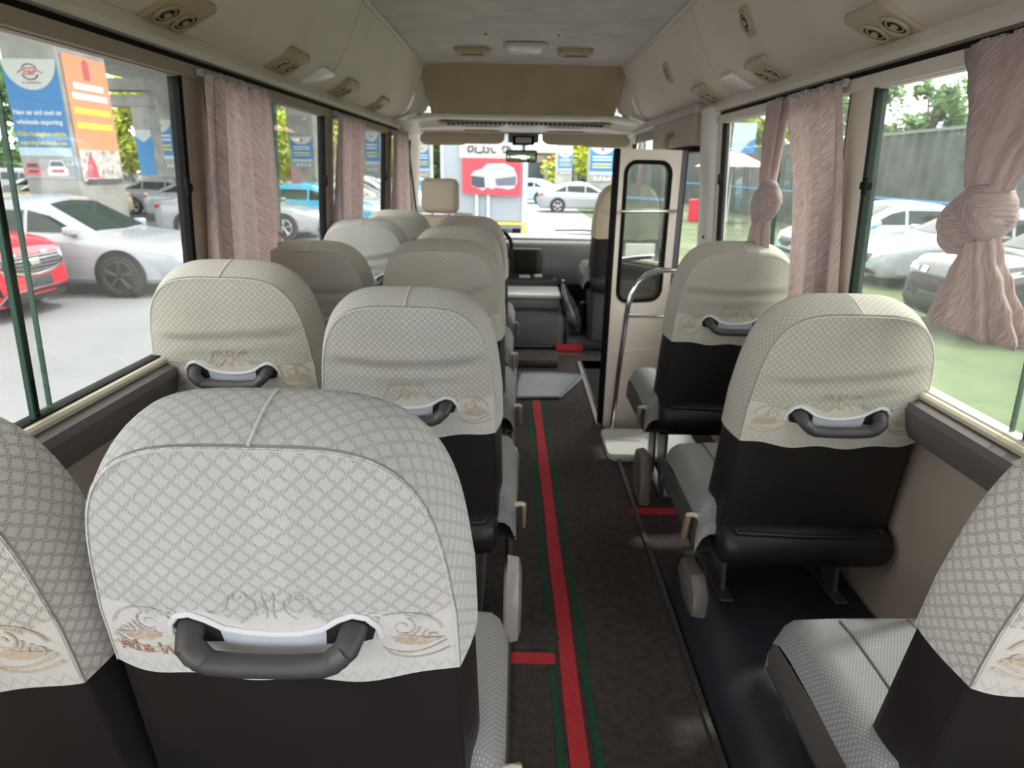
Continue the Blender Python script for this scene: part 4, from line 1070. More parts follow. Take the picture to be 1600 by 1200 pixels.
# tied-back end of the first left curtain
t = thing('curtain_tieback', 'mauve cloth loop with a button at the lower edge of the first left curtain', 'tieback')
MB().tube([(sx(-1, 1.0, .05), 2.36, 1.04), (sx(-1, 1.0, .07), 2.42, .99), (sx(-1, .95, .06), 2.50, .93), (sx(-1, .9, .05), 2.50, .84), (sx(-1, .85, .04), 2.42, .80)], [.008, .022, .028, .024, .02], 10, flat=.5).build('loop', CURT, t)
MB().tube([(sx(-1, 1.0, .088), 2.43, .985), (sx(-1, 1.0, .096), 2.43, .985)], .010, 12).build('button', mat('brown button', (.12, .07, .04), .4), t)

def fluted(name, parent, rings, n, amp, uo=0, seed=0):
    """rings: (y, z, ry, rx, xinset) -> closed fluted tube"""
    rows = []; uvs = []; N = n * 8
    for j, (y, z, ry, rx, ins, am) in enumerate(rings):
        row = []; ur = []
        for i in range(N):
            a = 2 * PI * i / N; f = 1 + am * sin(n * a + .5 * sin(a * 3 + seed)) + am * .3 * sin(2.3 * n * a + seed)
            row.append((sx(1, z, ins) - 0 + rx * f * sin(a), y + ry * f * cos(a), z)); ur.append((i / N * .8, -z + uo))
        rows.append(row); uvs.append(ur)
    def sm(rows):   # smooth interpolation along the length
        out = []
        for i in range(len(rows) - 1):
            for k in range(4):
                t = k / 4; t2 = t * t * (3 - 2 * t)
                out.append([tuple(p[c] + (q[c] - p[c]) * (t2 if c != 2 else t) for c in range(len(p))) for p, q in zip(rows[i], rows[i + 1])])
        out.append(rows[-1]); return out
    if len(rings[0]) == 6: rows = sm(rows); uvs = [[(u[0], -r[i][2]) for i, u in enumerate(uvs[0])] for r in rows]
    return uvmesh(name, rows, uvs, CURT, parent, True)
def wrap(parent, y0, z0, ry, rz, rx, ins, seed):
    """overlapping wound cloth bands forming the knot"""
    def blob(nm, cy, cz, ry, rz, rx, ang, seed, groove):
        rows = []; uvs = []; nu, nv = 40, 18
        for j in range(nv + 1):
            th = PI * j / nv; row = []; ur = []
            for i in range(nu):
                ph = 2 * PI * i / nu
                lx, ly, lz = sin(th) * sin(ph), sin(th) * cos(ph), cos(th)
                sq = lambda v: math.copysign(abs(v) ** .75, v)
                g = 1 + groove * abs(sin(7 * (lz + .35 * ly) + seed)) ** .5 + .05 * sin(3 * ph + seed)
                yy, zz = ry * sq(ly) * g, rz * sq(lz) * g
                row.append((sx(1, z0, ins) + rx * lx * g, cy + yy * cos(ang) - zz * sin(ang), cz + yy * sin(ang) + zz * cos(ang))); ur.append((zz * 1.2 + .3, yy))
            rows.append(row); uvs.append(ur)
        uvmesh(nm, rows, uvs, CURT, parent, True)
    blob('knot', y0, z0, ry, rz, rx, rad(-28), seed, .11)
    blob('knot_band', y0 - ry * .35, z0 + rz * .22, ry * .62, rz * .62, rx * 1.12, rad(38), seed + 2, .14)
t = thing('knotted_curtain', 'mauve curtain tied in a large knot with a flared tail at the right edge', 'curtain')
fluted('cloth', t, [(1.22, 1.515, .17, .018, .035, .30), (1.23, 1.45, .145, .024, .037, .25), (1.255, 1.37, .10, .028, .04, .2), (1.275, 1.30, .065, .026, .045, .16), (1.28, 1.25, .052, .024, .045, .12)], 7, .2)
wrap(t, 1.300, 1.195, .085, .052, .038, .05, 1.0)
fluted('curtain_tail', t, [(1.27, 1.165, .035, .022, .048, .12), (1.268, 1.13, .042, .026, .046, .16), (1.262, 1.08, .068, .030, .045, .2), (1.255, 1.03, .092, .034, .045, .24), (1.250, .985, .108, .036, .045, .28), (1.250, .975, .104, .030, .045, .28)], 8, .2)
tape(t, 1, 1.07, 1.40, 1.510, .035)
t = thing('knotted_curtain', 'smaller mauve curtain end tied in a knot behind the hanging right curtain', 'curtain')
fluted('cloth', t, [(2.40, 1.505, .07, .020, .035, .3), (2.39, 1.40, .065, .022, .045, .25), (2.36, 1.30, .050, .024, .06, .2), (2.33, 1.24, .040, .024, .075, .16)], 5, .2, seed=2)
wrap(t, 2.30, 1.175, .085, .062, .032, .092, 2.2)
fluted('curtain_tail', t, [(2.31, 1.13, .035, .020, .092, .12), (2.33, 1.08, .055, .024, .090, .2), (2.34, 1.03, .060, .026, .088, .24), (2.35, .99, .045, .022, .086, .24)], 5, .2, seed=1)
tape(t, 1, 2.37, 2.50, 1.506, .035)

# ------------------------------------------------------------------ outside: cars
TYRE = mat('tyre rubber', (0.015, 0.015, 0.016), .7); RIMD = mat('dark alloy', (0.06, .06, .065), .3, metal=.8); RIML = mat('silver alloy', (0.5, .5, .52), .25, metal=.9)
CGL = mat('car window glass', (0.02, 0.03, 0.027), .08, spec=.35); LAMP = mat('headlamp', (0.55, .60, .62), .1, spec=.9); TAIL = mat('tail lamp red', (0.45, .02, .03), .25)
GRILL = mat('black grille', (0.012, .012, .013), .35); CHR = mat('bright trim', (.8, .8, .8), .15, metal=1.0); PLATE = mat('dark number plate', (.05, .05, .055), .5, noise=.6, nscale=30)
def paint(name, c): return mat(name, c, .25, coat=.8, spec=.5)
def lerp(tab, x):
    for (a, b), (c, d) in zip(tab, tab[1:]):
        if a <= x <= c: return b + (d - b) * (x - a) / (c - a) if c > a else b
    return tab[0][1] if x < tab[0][0] else tab[-1][1]
KINDS = {
 'sedan': dict(L=4.6, belt=[(-2.3, .62), (-2.27, .88), (-2.1, 1.00), (-1.6, 1.02), (0, .97), (.95, .93), (1.6, .86), (2.0, .76), (2.2, .66), (2.3, .50)],
               roof=[(-2.3, 0), (-1.75, 0), (-1.3, .24), (-.8, .40), (-.2, .47), (.15, .44), (.55, .25), (1.05, 0), (2.3, 0)]),
 'suv': dict(L=4.5, belt=[(-2.25, .62), (-2.22, 1.0), (-2.1, 1.10), (0, 1.06), (.9, 1.06), (1.5, 1.02), (1.9, .95), (2.12, .86), (2.2, .70), (2.25, .45)],
             roof=[(-2.25, 0), (-2.12, 0), (-1.8, .36), (-1.2, .53), (-.2, .56), (.15, .52), (.55, .28), (1.0, 0), (2.25, 0)])}
def car_body(kind):
    K = KINDS[kind]; Lh = K['L'] / 2; xs = []
    n = 56
    for i in range(n + 1):
        u = -cos(PI * i / n) * .35 + (2 * i / n - 1) * .65; xs.append(u * Lh)
    wt = [(-Lh, .70), (-Lh + .08, .80), (-Lh + .3, .87), (-.8, .90), (.8, .90), (Lh - .6, .88), (Lh - .25, .80), (Lh - .08, .68), (Lh, .56)]
    rows = []
    for x in xs:
        w = lerp(wt, x); b = lerp(K['belt'], x); h_ = lerp(K['roof'], x); z0 = .20 + (.10 if abs(x) > Lh - .1 else 0)
        cr = .035
        P = [(.88, z0), (.97, z0 + .07), (1.0, z0 + .45 * (b - z0)), (1.0, z0 + .72 * (b - z0)), (.965, b - .035), (.93, b), (.85, b + .5 * h_ + .008), (.75, b + .90 * h_ + .015), (.62, b + .985 * h_ + .022), (.35, b + h_ + .03), (0, b + h_ + cr)]
        right = [(x, w * a, z) for a, z in P]
        rows.append(right + [(x, -y, z) for _, y, z in right[-2::-1]])
    mb = MB(); mb.grid(rows); m = len(rows[0])
    mb.f.append(tuple(range(m))[::-1]); mb.f.append(tuple(len(rows) * m - m + i for i in range(m)))
    mb.f += [(i * m, (i + 1) * m, (i + 1) * m + m - 1, i * m + m - 1) for i in range(len(rows) - 1)]
    return mb
_bvh = {}
def patch(kind, bot, top, axis, sgn, off=.008, nu=12, nv=5):
    """quad strip between two 2D polylines projected on the body. axis 'x','y','z' is the projection direction"""
    bv = _bvh[kind]
    def at(pl, u):
        k = u * (len(pl) - 1); i = min(int(k), len(pl) - 2); f = k - i
        return (pl[i][0] + (pl[i + 1][0] - pl[i][0]) * f, pl[i][1] + (pl[i + 1][1] - pl[i][1]) * f)
    rows = []
    for j in range(nv + 1):
        row = []
        for i in range(nu + 1):
            p, q = at(bot, i / nu), at(top, i / nu); v = j / nv
            a, b = p[0] + (q[0] - p[0]) * v, p[1] + (q[1] - p[1]) * v
            o = {'x': Vector((5 * sgn, a, b)), 'y': Vector((a, 3 * sgn, b)), 'z': Vector((a, b, 4))}[axis]
            d = {'x': Vector((-sgn, 0, 0)), 'y': Vector((0, -sgn, 0)), 'z': Vector((0, 0, -1))}[axis]
            hit, nrm, _, _ = bv.ray_cast(o, d)
            if hit is None: hit, nrm, _, _ = bv.find_nearest(o + d * (5 - 2.0 if axis == 'x' else 2.2))
            if nrm.dot(d) > 0: nrm = -nrm
            row.append(hit + nrm * off)
        rows.append(row)
    return rows
def make_car(kind, pm, rimm, fancy=False):
    t = thing('car', 'x', 'car'); K = KINDS[kind]; Lh = K['L'] / 2
    body = car_body(kind)
    if kind not in _bvh: _bvh[kind] = BVHTree.FromPolygons([Vector(v) for v in body.v], body.f)
    body.build('body', pm, t, angle=38)
    suv = kind == 'suv'; R_ = .36 if suv else .325
    P = lambda *a, **k: MB().grid(patch(kind, *a, **k))
    zc = 1.06 if suv else .93
    P([(.98, -.66), (1.03, 0), (.98, .66)], [(.28, -.55), (.24, 0), (.28, .55)], 'z', 1).build('windshield', CGL, t)
    P([(-1.70 if not suv else -2.06, -.62), (-1.74 if not suv else -2.1, 0), (-1.70 if not suv else -2.06, .62)], [(-1.05 if not suv else -1.72, -.54), (-1.02 if not suv else -1.7, 0), (-1.05 if not suv else -1.72, .54)], 'z', 1).build('rear_window', CGL, t)
    hh = .40 if not suv else .45
    for s_ in (1, -1):
        for (a, b) in (((.06, .80), (.06, .36)), ((-.85, .0), (-.85, .0)), ((-1.55 if not suv else -1.9, -.92), (-1.15 if not suv else -1.75, -.92))):
            x0, x1 = a; t0, t1 = b
            P([(x0, zc + .035 + (.03 if x0 < -.5 else 0)), (x1, zc + .03 + (.03 if x1 < -.5 else 0))], [(t0, zc + hh * (.86 if t0 > -1 else .55)), (t1, zc + hh * (.86 if t1 < .3 and t1 > -1 else .66))], 'y', s_, nu=6).build('side_window', CGL, t)
        for xw in (1.38, -1.32):
            y = s_ * .90
            MB().cyl((xw, y - s_ * .06, R_ + .02), (xw, y + s_ * .006, R_ + .02), R_ + .055, 32).build('wheel_well_shade', GRILL, t)  # black disc on the body stands in for the shaded wheel well
            w = MB(); w.tube([(xw + cos(a) * (R_ - .055), y - s_ * .035, R_ + sin(a) * (R_ - .055)) for a in [2 * PI * i / 32 for i in range(32)]], .058, 10, closed=True, flat=1.0)
            wo = w.build('wheel', TYRE, t)
            r = MB(); r.tube([(xw + cos(a) * (R_ - .10), y + s_ * .010, R_ + sin(a) * (R_ - .10)) for a in [2 * PI * i / 32 for i in range(32)]], .012, 6, closed=True)
            r.cyl((xw, y, R_), (xw, y + s_ * .022, R_), .05, 12)
            for k in range(5):
                a = 2 * PI * k / 5 + .3
                for da in (-.12, .12): r.tube([(xw + cos(a) * .04, y + s_ * .016, R_ + sin(a) * .04), (xw + cos(a + da) * (R_ - .10), y + s_ * .010, R_ + sin(a + da) * (R_ - .10))], .016, 6)
            r.build('rim', rimm, wo)
        m_ = MB().rbox((.68, s_ * .93 - .08, zc + .0), (.84, s_ * .93 + .10 * 1, zc + .13), .04, 4); m_.build('wing_mirror', pm, t)
        if fancy:
            P([(s_ * .50, .70), (s_ * .80, .74)], [(s_ * .50, .76), (s_ * .83, .86)], 'x', 1, nu=8).build('headlight', LAMP, t)
            P([(s_ * .62, .34), (s_ * .82, .40)], [(s_ * .66, .50), (s_ * .84, .56)], 'x', 1, nu=6).build('fog_lamp', GRILL, t)
        else:
            zz = .62 if not suv else .76
            P([(s_ * .42, zz), (s_ * .80, zz + .04)], [(s_ * .46, zz + .06), (s_ * .86, zz + .13)], 'x', 1, nu=8).build('headlight', LAMP, t)
        zz = .66 if not suv else .80
        P([(1.80, zz + .06), (Lh - .06, zz - .05)], [(1.72, zz + .13), (Lh - .10, zz + .03)], 'y', s_, nu=8, off=.01).build('headlight', LAMP, t)
        zz = .80 if not suv else .88
        P([(s_ * .40, zz), (s_ * .84, zz)], [(s_ * .40, zz + .07), (s_ * .84, zz + .10)], 'x', -1, nu=8).build('tail_light', TAIL, t)
        P([(-.70, .60), (.92, .60)], [(-.70, .63), (.92, .63)], 'y', s_, nu=6).build('door_crease', pm, t)
    if fancy:
        P([(-.60, .64), (-.3, .57), (0, .55), (.3, .57), (.60, .64)], [(-.56, .80), (-.3, .80), (0, .80), (.3, .80), (.56, .80)], 'x', 1, off=.012, nu=16).build('grille', GRILL, t)
        g = MB()
        for z in (.60, .645, .69, .735, .775):
            g.grid(patch(kind, [(-.54, z), (.54, z)], [(-.54, z + .006), (.54, z + .006)], 'x', 1, off=.020, nu=14, nv=1))
        g.build('grille_bars', RIML, t, fixn=True)
        P([(-.66, .66), (-.3, .565), (0, .545), (.3, .565), (.66, .66)], [(-.66, .685), (-.3, .59), (0, .57), (.3, .59), (.66, .685)], 'x', 1, off=.024, nu=20, nv=1).build('chrome_strip', CHR, t)
        P([(-.09, .67), (.09, .67)], [(-.09, .745), (.09, .745)], 'x', 1, off=.03, nu=4).build('emblem', CHR, t)
        P([(-.66, .22), (0, .20), (.66, .22)], [(-.56, .36), (0, .36), (.56, .36)], 'x', 1, off=.012, nu=16).build('lower_grille', GRILL, t)
        P([(-.68, .225), (-.57, .375), (0, .378), (.57, .375), (.68, .225)], [(-.70, .235), (-.58, .392), (0, .395), (.58, .392), (.70, .235)], 'x', 1, off=.018, nu=24, nv=1).build('bumper_trim', RIML, t)
    else:
        P([(-.36, .45), (0, .44), (.36, .45)], [(-.42, .60), (0, .60), (.42, .60)], 'x', 1, off=.01, nu=10).build('grille', GRILL, t)
        P([(-.60, .24), (.60, .24)], [(-.50, .34), (.50, .34)], 'x', 1, off=.008, nu=10).build('lower_grille', GRILL, t)
    bm_ = MB().rbox((Lh - .005, -.22, .40), (Lh + .025, .22, .53), .004); bm_.build('number_plate', PLATE, t)
    MB().rbox((-Lh - .02, -.22, .70), (-Lh + .02, .22, .82), .004).build('number_plate', PLATE, t)
    return t
cars = {}
def put_car(key, pm, rimm, loc, rz, label, group=None, fancy=False):
    kk = (key, fancy)
    if kk not in cars:
        o = make_car(key, pm, rimm, fancy); cars[kk] = (o, pm)
    else:
        o = copy_tree(cars[kk][0]); base = cars[kk][1]
        def rec(p):
            for c in p.children:
                if c.data:
                    for i, sl in enumerate(c.material_slots):
                        if sl.material == base: sl.link = 'OBJECT'; sl.material = pm
                        elif sl.material in (RIMD, RIML): sl.link = 'OBJECT'; sl.material = rimm
                rec(c)
        rec(o)
    o.location = (loc[0], loc[1], -.70 if loc[0] < 3.2 else -.71); o.rotation_euler = (0, 0, rz); tag(o, label, 'car', group)
    return o
WHT = paint('white car paint', (0.32, .345, .38)); REDP = paint('red car paint', (0.60, .02, .04)); BLU = paint('turquoise car paint', (0.03, .36, .55)); BEI = paint('cream car paint', (.72, .62, .42))
SIL = paint('silver car paint', (.40, .43, .45)); BLK = paint('black car paint', (.012, .014, .015)); LBL = paint('pale blue car paint', (.45, .62, .75))
put_car('suv', REDP, RIML, (-8.62, 8.42), rad(2), 'red car with black grille outside the first left window', None, True)
put_car('sedan', WHT, RIMD, (-7.43, 10.62), 0, 'white sedan with dark wheels parked behind the red car', 'parked cars on the left')
Lp = 'parked cars on the left'
def left_cars():
    spec = [('sedan', WHT, RIML, (-7.9, 19.15), 0, 'white sedan with silver wheel seen low through the second left window'),
            ('sedan', BLU, RIML, (-6.6, 21.6), 0, 'turquoise car just behind the white sedan in the second left window'),
            ('sedan', SIL, RIML, (-6.6, 24.0), 0, 'silver car in the left row after the turquoise one'),
            ('sedan', WHT, RIML, (-6.6, 26.6), 0, 'white car in the left row between two silver ones'),
            ('suv', SIL, RIML, (-6.7, 29.2), 0, 'tall silver car in the left row'),
            ('sedan', LBL, RIML, (-6.6, 31.9), 0, 'pale blue car in the left row seen through the third window'),
            ('sedan', WHT, RIML, (-6.8, 34.6), 0, 'white car far along the left row'),
            ('sedan', WHT, RIML, (-11.3, 24.7), 0, 'white car showing a red tail lamp beside the black window strip'),
            ('sedan', BEI, RIML, (-16.8, 24.2), rad(180), 'cream car left of the white one with the red tail lamp'),
            ('sedan', SIL, RIML, (-20.2, 29.5), 0, 'silver car under the portal frame far left'),
            ('suv', WHT, RIML, (-24.5, 33.5), 0, 'white tall car far left beyond the big banner column'),
            ('sedan', WHT, RIML, (-14.2, 27.5), 0, 'white car in the second row behind the silver one'),
            ('sedan', SIL, RIML, (-14.3, 31.0), 0, 'silver car in the second row, farther'),
            ('sedan', BLU, RIML, (-14.5, 34.5), 0, 'turquoise car in the second row'),
            ('sedan', WHT, RIML, (-14.5, 38.0), 0, 'white car in the second row before the banner column'),
            ('sedan', WHT, RIML, (-24.0, 38.0), 0, 'white car in the third row at the far left'),
            ('sedan', BLK, RIML, (-24.5, 42.0), 0, 'black car in the third row at the far left'),
            ('sedan', BLK, RIMD, (-18.6, 14.6), 0, 'black car at the extreme left edge behind the red car')]
    for k, pm, rm, loc, rz, lab in spec: put_car(k, pm, rm, loc, rz, lab, Lp)
left_cars()
put_car('sedan', WHT, RIML, (3.28, 33.75), 0, 'white car side on seen through the windscreen')
put_car('sedan', LBL, RIML, (.6, 42.5), rad(150), 'pale blue car behind the side-on white car')
put_car('sedan', BLU, RIML, (-6.2, 41.0), rad(20), 'turquoise car beside the driver headrest')
put_car('sedan', WHT, RIML, (-7.4, 46.0), rad(10), 'white car far ahead near the left windscreen pillar')
put_car('suv', BLK, RIML, (7.75, 8.55), PI, 'black tall car close outside the right window')
put_car('sedan', WHT, RIML, (8.9, 12.6), PI, 'white car behind the black one outside the right window')
put_car('sedan', LBL, RIML, (8.6, 15.4), PI, 'pale blue car outside the right window farthest from the bus')

# ------------------------------------------------------------------ columns, banners, deck
CONC = mat('grey concrete', (0.36, .36, .33), .85, noise=.25, nscale=1.2, bump=.4, bscale=30); CONL = mat('light concrete', (0.50, .50, .47), .85, noise=.2, nscale=1.5)
BB = mat('banner blue', (0.045, .22, .50), .55); BP = mat('banner pale grey', (0.55, .60, .56), .55); BW = mat('banner white print', (.72, .78, .80), .5); BY = mat('banner yellow print', (.75, .62, .06), .5)
BO = mat('banner orange', (.80, .30, .14), .55); BO2 = mat('banner peach', (.82, .50, .34), .55); BR_ = mat('banner red print', (.55, .06, .08), .5); BK = mat('banner dark print', (.07, .07, .08), .5); BS = mat('banner sky print', (.50, .62, .72), .5); BG = mat('banner road print', (.33, .34, .34), .5)
def flat(name, pts, y, m, parent, th=.006):
    mb = MB(); mb.prism(pts, 'y', y - th, y); return mb.build(name, m, parent, smooth=False)
def put_text(name, txt, size, x, z, y, m, parent, sx_=1.0):
    o = link(name, text_mesh(txt, size, .004 * size / .1 * .6).copy(), m, parent); o.data.materials.clear(); o.data.materials.append(m)
    o.location = (x, y, z); o.rotation_euler = (PI / 2, 0, 0); o.scale = (sx_, 1, 1); return o
def print_car(parent, x, z, s, y, m, rear=False):      # small printed car picture
    flat('printed_car', [(x + a * s, z + b * s) for a, b in ((-.5, 0), (-.52, .3), (-.42, .42), (-.3, .72), (.3, .72), (.42, .42), (.52, .3), (.5, 0))], y, m, parent)
    flat('printed_window', [(x + a * s, z + b * s) for a, b in ((-.36, .44), (-.26, .66), (.26, .66), (.36, .44))], y - .007, BK, parent)
    flat('printed_grille', [(x + a * s, z + b * s) for a, b in ((-.3, .14), (-.3, .28), (.3, .28), (.3, .14))], y - .007, BK if not rear else BR_, parent)
def blue_banner(w, hgt, loc, label, detail=True, rz=0):
    t = thing('banner', label, 'banner', loc, rz, 'banners on the columns')
    flat('sheet', [(-w / 2, 0), (w / 2, 0), (w / 2, hgt), (-w / 2, hgt)], -.02, BB, t, .02)
    pts = [(-w / 2, hgt)] + [(w * .5 * cos(a) , hgt + hgt * .25 * sin(a)) for a in [PI + PI * i / 20 for i in range(21)]] + [(w / 2, hgt)]
    flat('pale_half_disc', pts[1:-1], -.042, BP, t)
    flat('printed_sky', [(-w / 2, hgt * .20), (w / 2, hgt * .20), (w / 2, hgt * .27), (-w / 2, hgt * .27)], -.042, BS, t)
    flat('printed_road', [(-w / 2, 0), (w / 2, 0), (w / 2, hgt * .20), (-w / 2, hgt * .20)], -.042, BG, t)
    s = w / 1.3
    if detail:
        put_text('logo_text', 'car', .20 * s, .0 * s, hgt - .28 * s, -.052, BR_, t, 1.3)
        mb = MB(); mb.tube([(.20 * s * cos(a), -.05, hgt - .28 * s + .17 * s * sin(a)) for a in [rad(200 + 140 * i / 14) for i in range(15)]], .018 * s, 6)
        mb.tube([(.20 * s * cos(a), -.05, hgt - .28 * s + .17 * s * sin(a)) for a in [rad(30 + 120 * i / 14) for i in range(15)]], .014 * s, 6); mb.build('logo_ring', BK, t)
        MB().tube([(-.30 * s, -.05, hgt - .31 * s), (-.20 * s, -.05, hgt - .24 * s), (-.08 * s, -.05, hgt - .20 * s), (.1 * s, -.05, hgt - .20 * s), (.2 * s, -.05, hgt - .25 * s), (.30 * s, -.05, hgt - .31 * s)], .014 * s, 6).build('logo_swoosh', BR_, t)
        put_text('logo_caption', 'AG CAR MARKET', .055 * s, 0, hgt - .52 * s, -.052, BR_, t, 1.1)
        put_text('banner_text', 'New car and used car', .155 * s, 0, hgt * .565, -.052, BW, t, .86)
        put_text('banner_text', 'wholesale exporting', .155 * s, 0, hgt * .485, -.052, BW, t, .88)
        put_text('banner_text', 'China Guangzhou vehicle', .135 * s, 0, hgt * .385, -.052, BY, t, .86)
        put_text('banner_text', 'exporting wholesale base', .135 * s, 0, hgt * .310, -.052, BY, t, .84)
        print_car(t, -.40 * s, hgt * .03, .42 * s, -.046, REDP); print_car(t, .22 * s, hgt * .03, .50 * s, -.046, BW, True); print_car(t, .56 * s, hgt * .12, .16 * s, -.046, BW)
    else:
        MB().cyl((0, -.042, hgt * .88), (0, -.05, hgt * .88), .09 * s, 16).build('logo_ring', BR_, t)
        for z, m in ((.66, BW), (.58, BW), (.46, BY), (.38, BY)): flat('text_line', [(-w * .40, hgt * z), (w * .40, hgt * z), (w * .40, hgt * (z + .035)), (-w * .40, hgt * (z + .035))], -.045, m, t)
        print_car(t, -.2 * s, hgt * .04, .4 * s, -.046, BW); print_car(t, .3 * s, hgt * .04, .35 * s, -.046, BW)
    return t
def orange_banner(w, hgt, loc, label, rz):
    t = thing('banner', label, 'banner', loc, rz, 'banners on the columns')
    flat('sheet', [(-w / 2, 0), (w / 2, 0), (w / 2, hgt), (-w / 2, hgt)], -.02, BO2, t, .02)
    flat('orange_field', [(-w / 2, hgt * .26), (w / 2, hgt * .26), (w / 2, hgt), (-w / 2, hgt)], -.042, BO, t)
    flat('red_emblem', [(-.12, hgt * .82), (.12, hgt * .82), (.12, hgt * .96), (0, hgt * .985), (-.12, hgt * .96)], -.05, BR_, t)
    for z, m, k in ((.74, BW, .36), (.66, BW, .42), (.545, BY, .44), (.43, BY, .44)):
        flat('text_line', [(-w * k, hgt * z), (w * k, hgt * z), (w * k, hgt * (z + .05)), (-w * k, hgt * (z + .05))], -.05, m, t)
    flat('printed_building', [(-w / 2, 0), (w / 2, 0), (w / 2, hgt * .26), (-w / 2, hgt * .26)], -.046, mat('banner town print', (.55, .50, .46), .6, noise=.6, nscale=6), t)
    flat('printed_tower', [(-w * .40, hgt * .03), (-w * .12, hgt * .03), (-w * .16, hgt * .14), (-w * .25, hgt * .24), (-w * .36, hgt * .14)], -.052, BR_, t)
    flat('printed_cars', [(-w * .42, hgt * -.02), (w * .48, hgt * -.02), (w * .48, hgt * .02), (-w * .42, hgt * .02)], -.053, BK, t)
    return t
def column(x0, x1, y0, y1, zt, label, m=CONC):
    mb = MB().rbox((x0, y0, -.70), (x1, y1, zt), .06, 2)
    return tag(mb.build('column', m), label, 'column', 'concrete columns under the deck')
column(-12.55, -11.2, 17, 19.0, 6.3, 'big concrete column carrying the large blue banner')
blue_banner(1.32, 2.75, (-11.87, 17, .86), 'large blue banner about new and used cars on the nearest column')
orange_banner(1.7, 3.0, (-11.2, 18.0, .80), 'orange banner on the side face of the nearest column', PI / 2)
column(-21.75, -20.1, 40, 41.8, 6.3, 'concrete column with a small blue banner left of the first curtain')
blue_banner(1.25, 2.7, (-20.95, 40, 1.0), 'small blue banner on the column left of the first curtain', False)
orange_banner(1.6, 2.7, (-20.1, 40.9, 1.0), 'narrow orange banner beside the first curtain', PI / 2)
column(-13.9, -12.35, 41, 42.8, 6.3, 'concrete column seen through the second left window')
blue_banner(1.25, 1.75, (-13.1, 41, 1.2), 'blue banner on the column in the second left window', False)
column(-14.5, -13.2, 29.5, 31, 6.3, 'concrete column hidden partly behind the first curtain')
column(-12.5, -11.2, 55, 57, 6.3, 'concrete column seen through the third left window')
blue_banner(1.2, 3.1, (-11.9, 55, .9), 'pale blue banner in the third left window', False)
orange_banner(1.6, 3.0, (-11.2, 56, .9), 'orange banner in the third left window', PI / 2)
column(-9.5, -8.1, 62, 64, 6.3, 'concrete column far ahead at the left of the windscreen')
blue_banner(1.25, 2.8, (-8.85, 62, .5), 'blue banner far ahead left of the driver headrest', False)
column(3.35, 4.75, 60, 62, 6.3, 'pale concrete column far ahead behind the side-on white car', CONL)
blue_banner(1.25, 1.9, (4.1, 60, .95), 'blue banner far ahead above the roof of the white car', False)
column(4.05, 5.55, 38.5, 40, 6.3, 'concrete column close behind the side-on white car')
blue_banner(1.35, 1.95, (4.72, 38.5, .72), 'pale blue banner at the right of the windscreen view', False)
column(-24.6, -23.2, 26.5, 28.0, 6.3, 'concrete column at the extreme left edge of the view')
orange_banner(1.3, 2.4, (-23.9, 26.5, .3), 'orange banner at the extreme left edge of the view', 0)
# portal frame and deck
t = thing('portal_frame', 'pale concrete portal frame with two cross beams behind the orange banner', 'concrete frame', (-20.2, 35, 0), 0)
MB().rbox((-1.9, 0, 4.0), (1.4, 1, 4.55), .05, 2).build('lower_beam', CONL, t); MB().rbox((-1.9, -.1, 4.75), (1.4, 1, 5.3), .05, 2).build('upper_beam', CONL, t)
MB().rbox((.45, 0, -.7), (1.35, 1, 4.0), .05, 2).build('post', CONL, t)
tag(MB().rbox((-24.8, 5, 6.3), (-7.5, 60, 7.1), .1, 2).build('overhead_deck', CONC), 'grey concrete deck over the parked cars on the left', 'deck')
mb_t = thing('banner', 'small bright blue banner on the portal frame post', 'banner', (-19.3, 35.0, .7)); flat('sheet', [(-.42, 0), (.42, 0), (.42, 2.2), (-.42, 2.2)], 0, mat('bright blue sheet', (.06, .35, .75), .5), mb_t, .02); flat('pale_half_disc', [(-.42, 1.9), (0, 1.6), (.42, 1.9), (.42, 2.2), (-.42, 2.2)], -.022, BW, mb_t)

# truck with poster straight ahead
tk = thing('box_truck', 'grey white box truck seen from behind through the windscreen', 'truck', (-.98, 19, -.70))
TG = mat('pale blue grey truck door', (.30, .345, .385), .4); TW = mat('white truck frame', (.48, .51, .55), .35)
MB().rbox((-1.20, 0.02, .54), (1.20, 6, 2.95), .04, 3).build('box_body', TG, tk)
MB().rbox((-1.22, -.02, .54), (-1.12, .1, 2.98), .02).build('frame_post', TW, tk); MB().rbox((1.08, -.02, .54), (1.24, .1, 2.98), .02).build('frame_post', TW, tk)
MB().rbox((-1.22, -.02, 2.88), (1.22, .1, 2.98), .02).build('frame_bar', TW, tk)
for x in (-.20, .13): MB().cyl((x, -.05, .56), (x, -.05, 2.9), .055, 12).build('locking_bar', TW, tk)
MB().rbox((-1.2, -.06, .46), (1.2, .06, .53), .01).build('rear_bumper', mat('yellow bumper bar', (.75, .55, .10), .5), tk)
MB().rbox((1.12, -.08, .10), (1.24, .1, .44), .02).build('lamp_bracket', mat('yellow bracket', (.80, .56, .05), .5), tk)
MB().rbox((-1.1, .1, .35), (1.1, 5.8, .54), .03).build('chassis', TG, tk)
for x in (-.95, .95):
    MB().cyl((x - .13, 1.6, .45), (x + .13, 1.6, .45), .45, 28).build('wheel', TYRE, tk)
ps = thing('poster', 'red poster with a white and grey car picture hung on the truck doors', 'poster', (-.80, 18.86, 1.12))
flat('white_header', [(-.85, .45), (.86, .45), (.86, .84), (-.85, .84)], 0, mat('poster white', (.50, .49, .49), .5), ps)
flat('red_field', [(-.78, -.50), (.86, -.56), (.86, .45), (-.78, .45)], 0, mat('poster red', (.62, .05, .07), .5), ps)
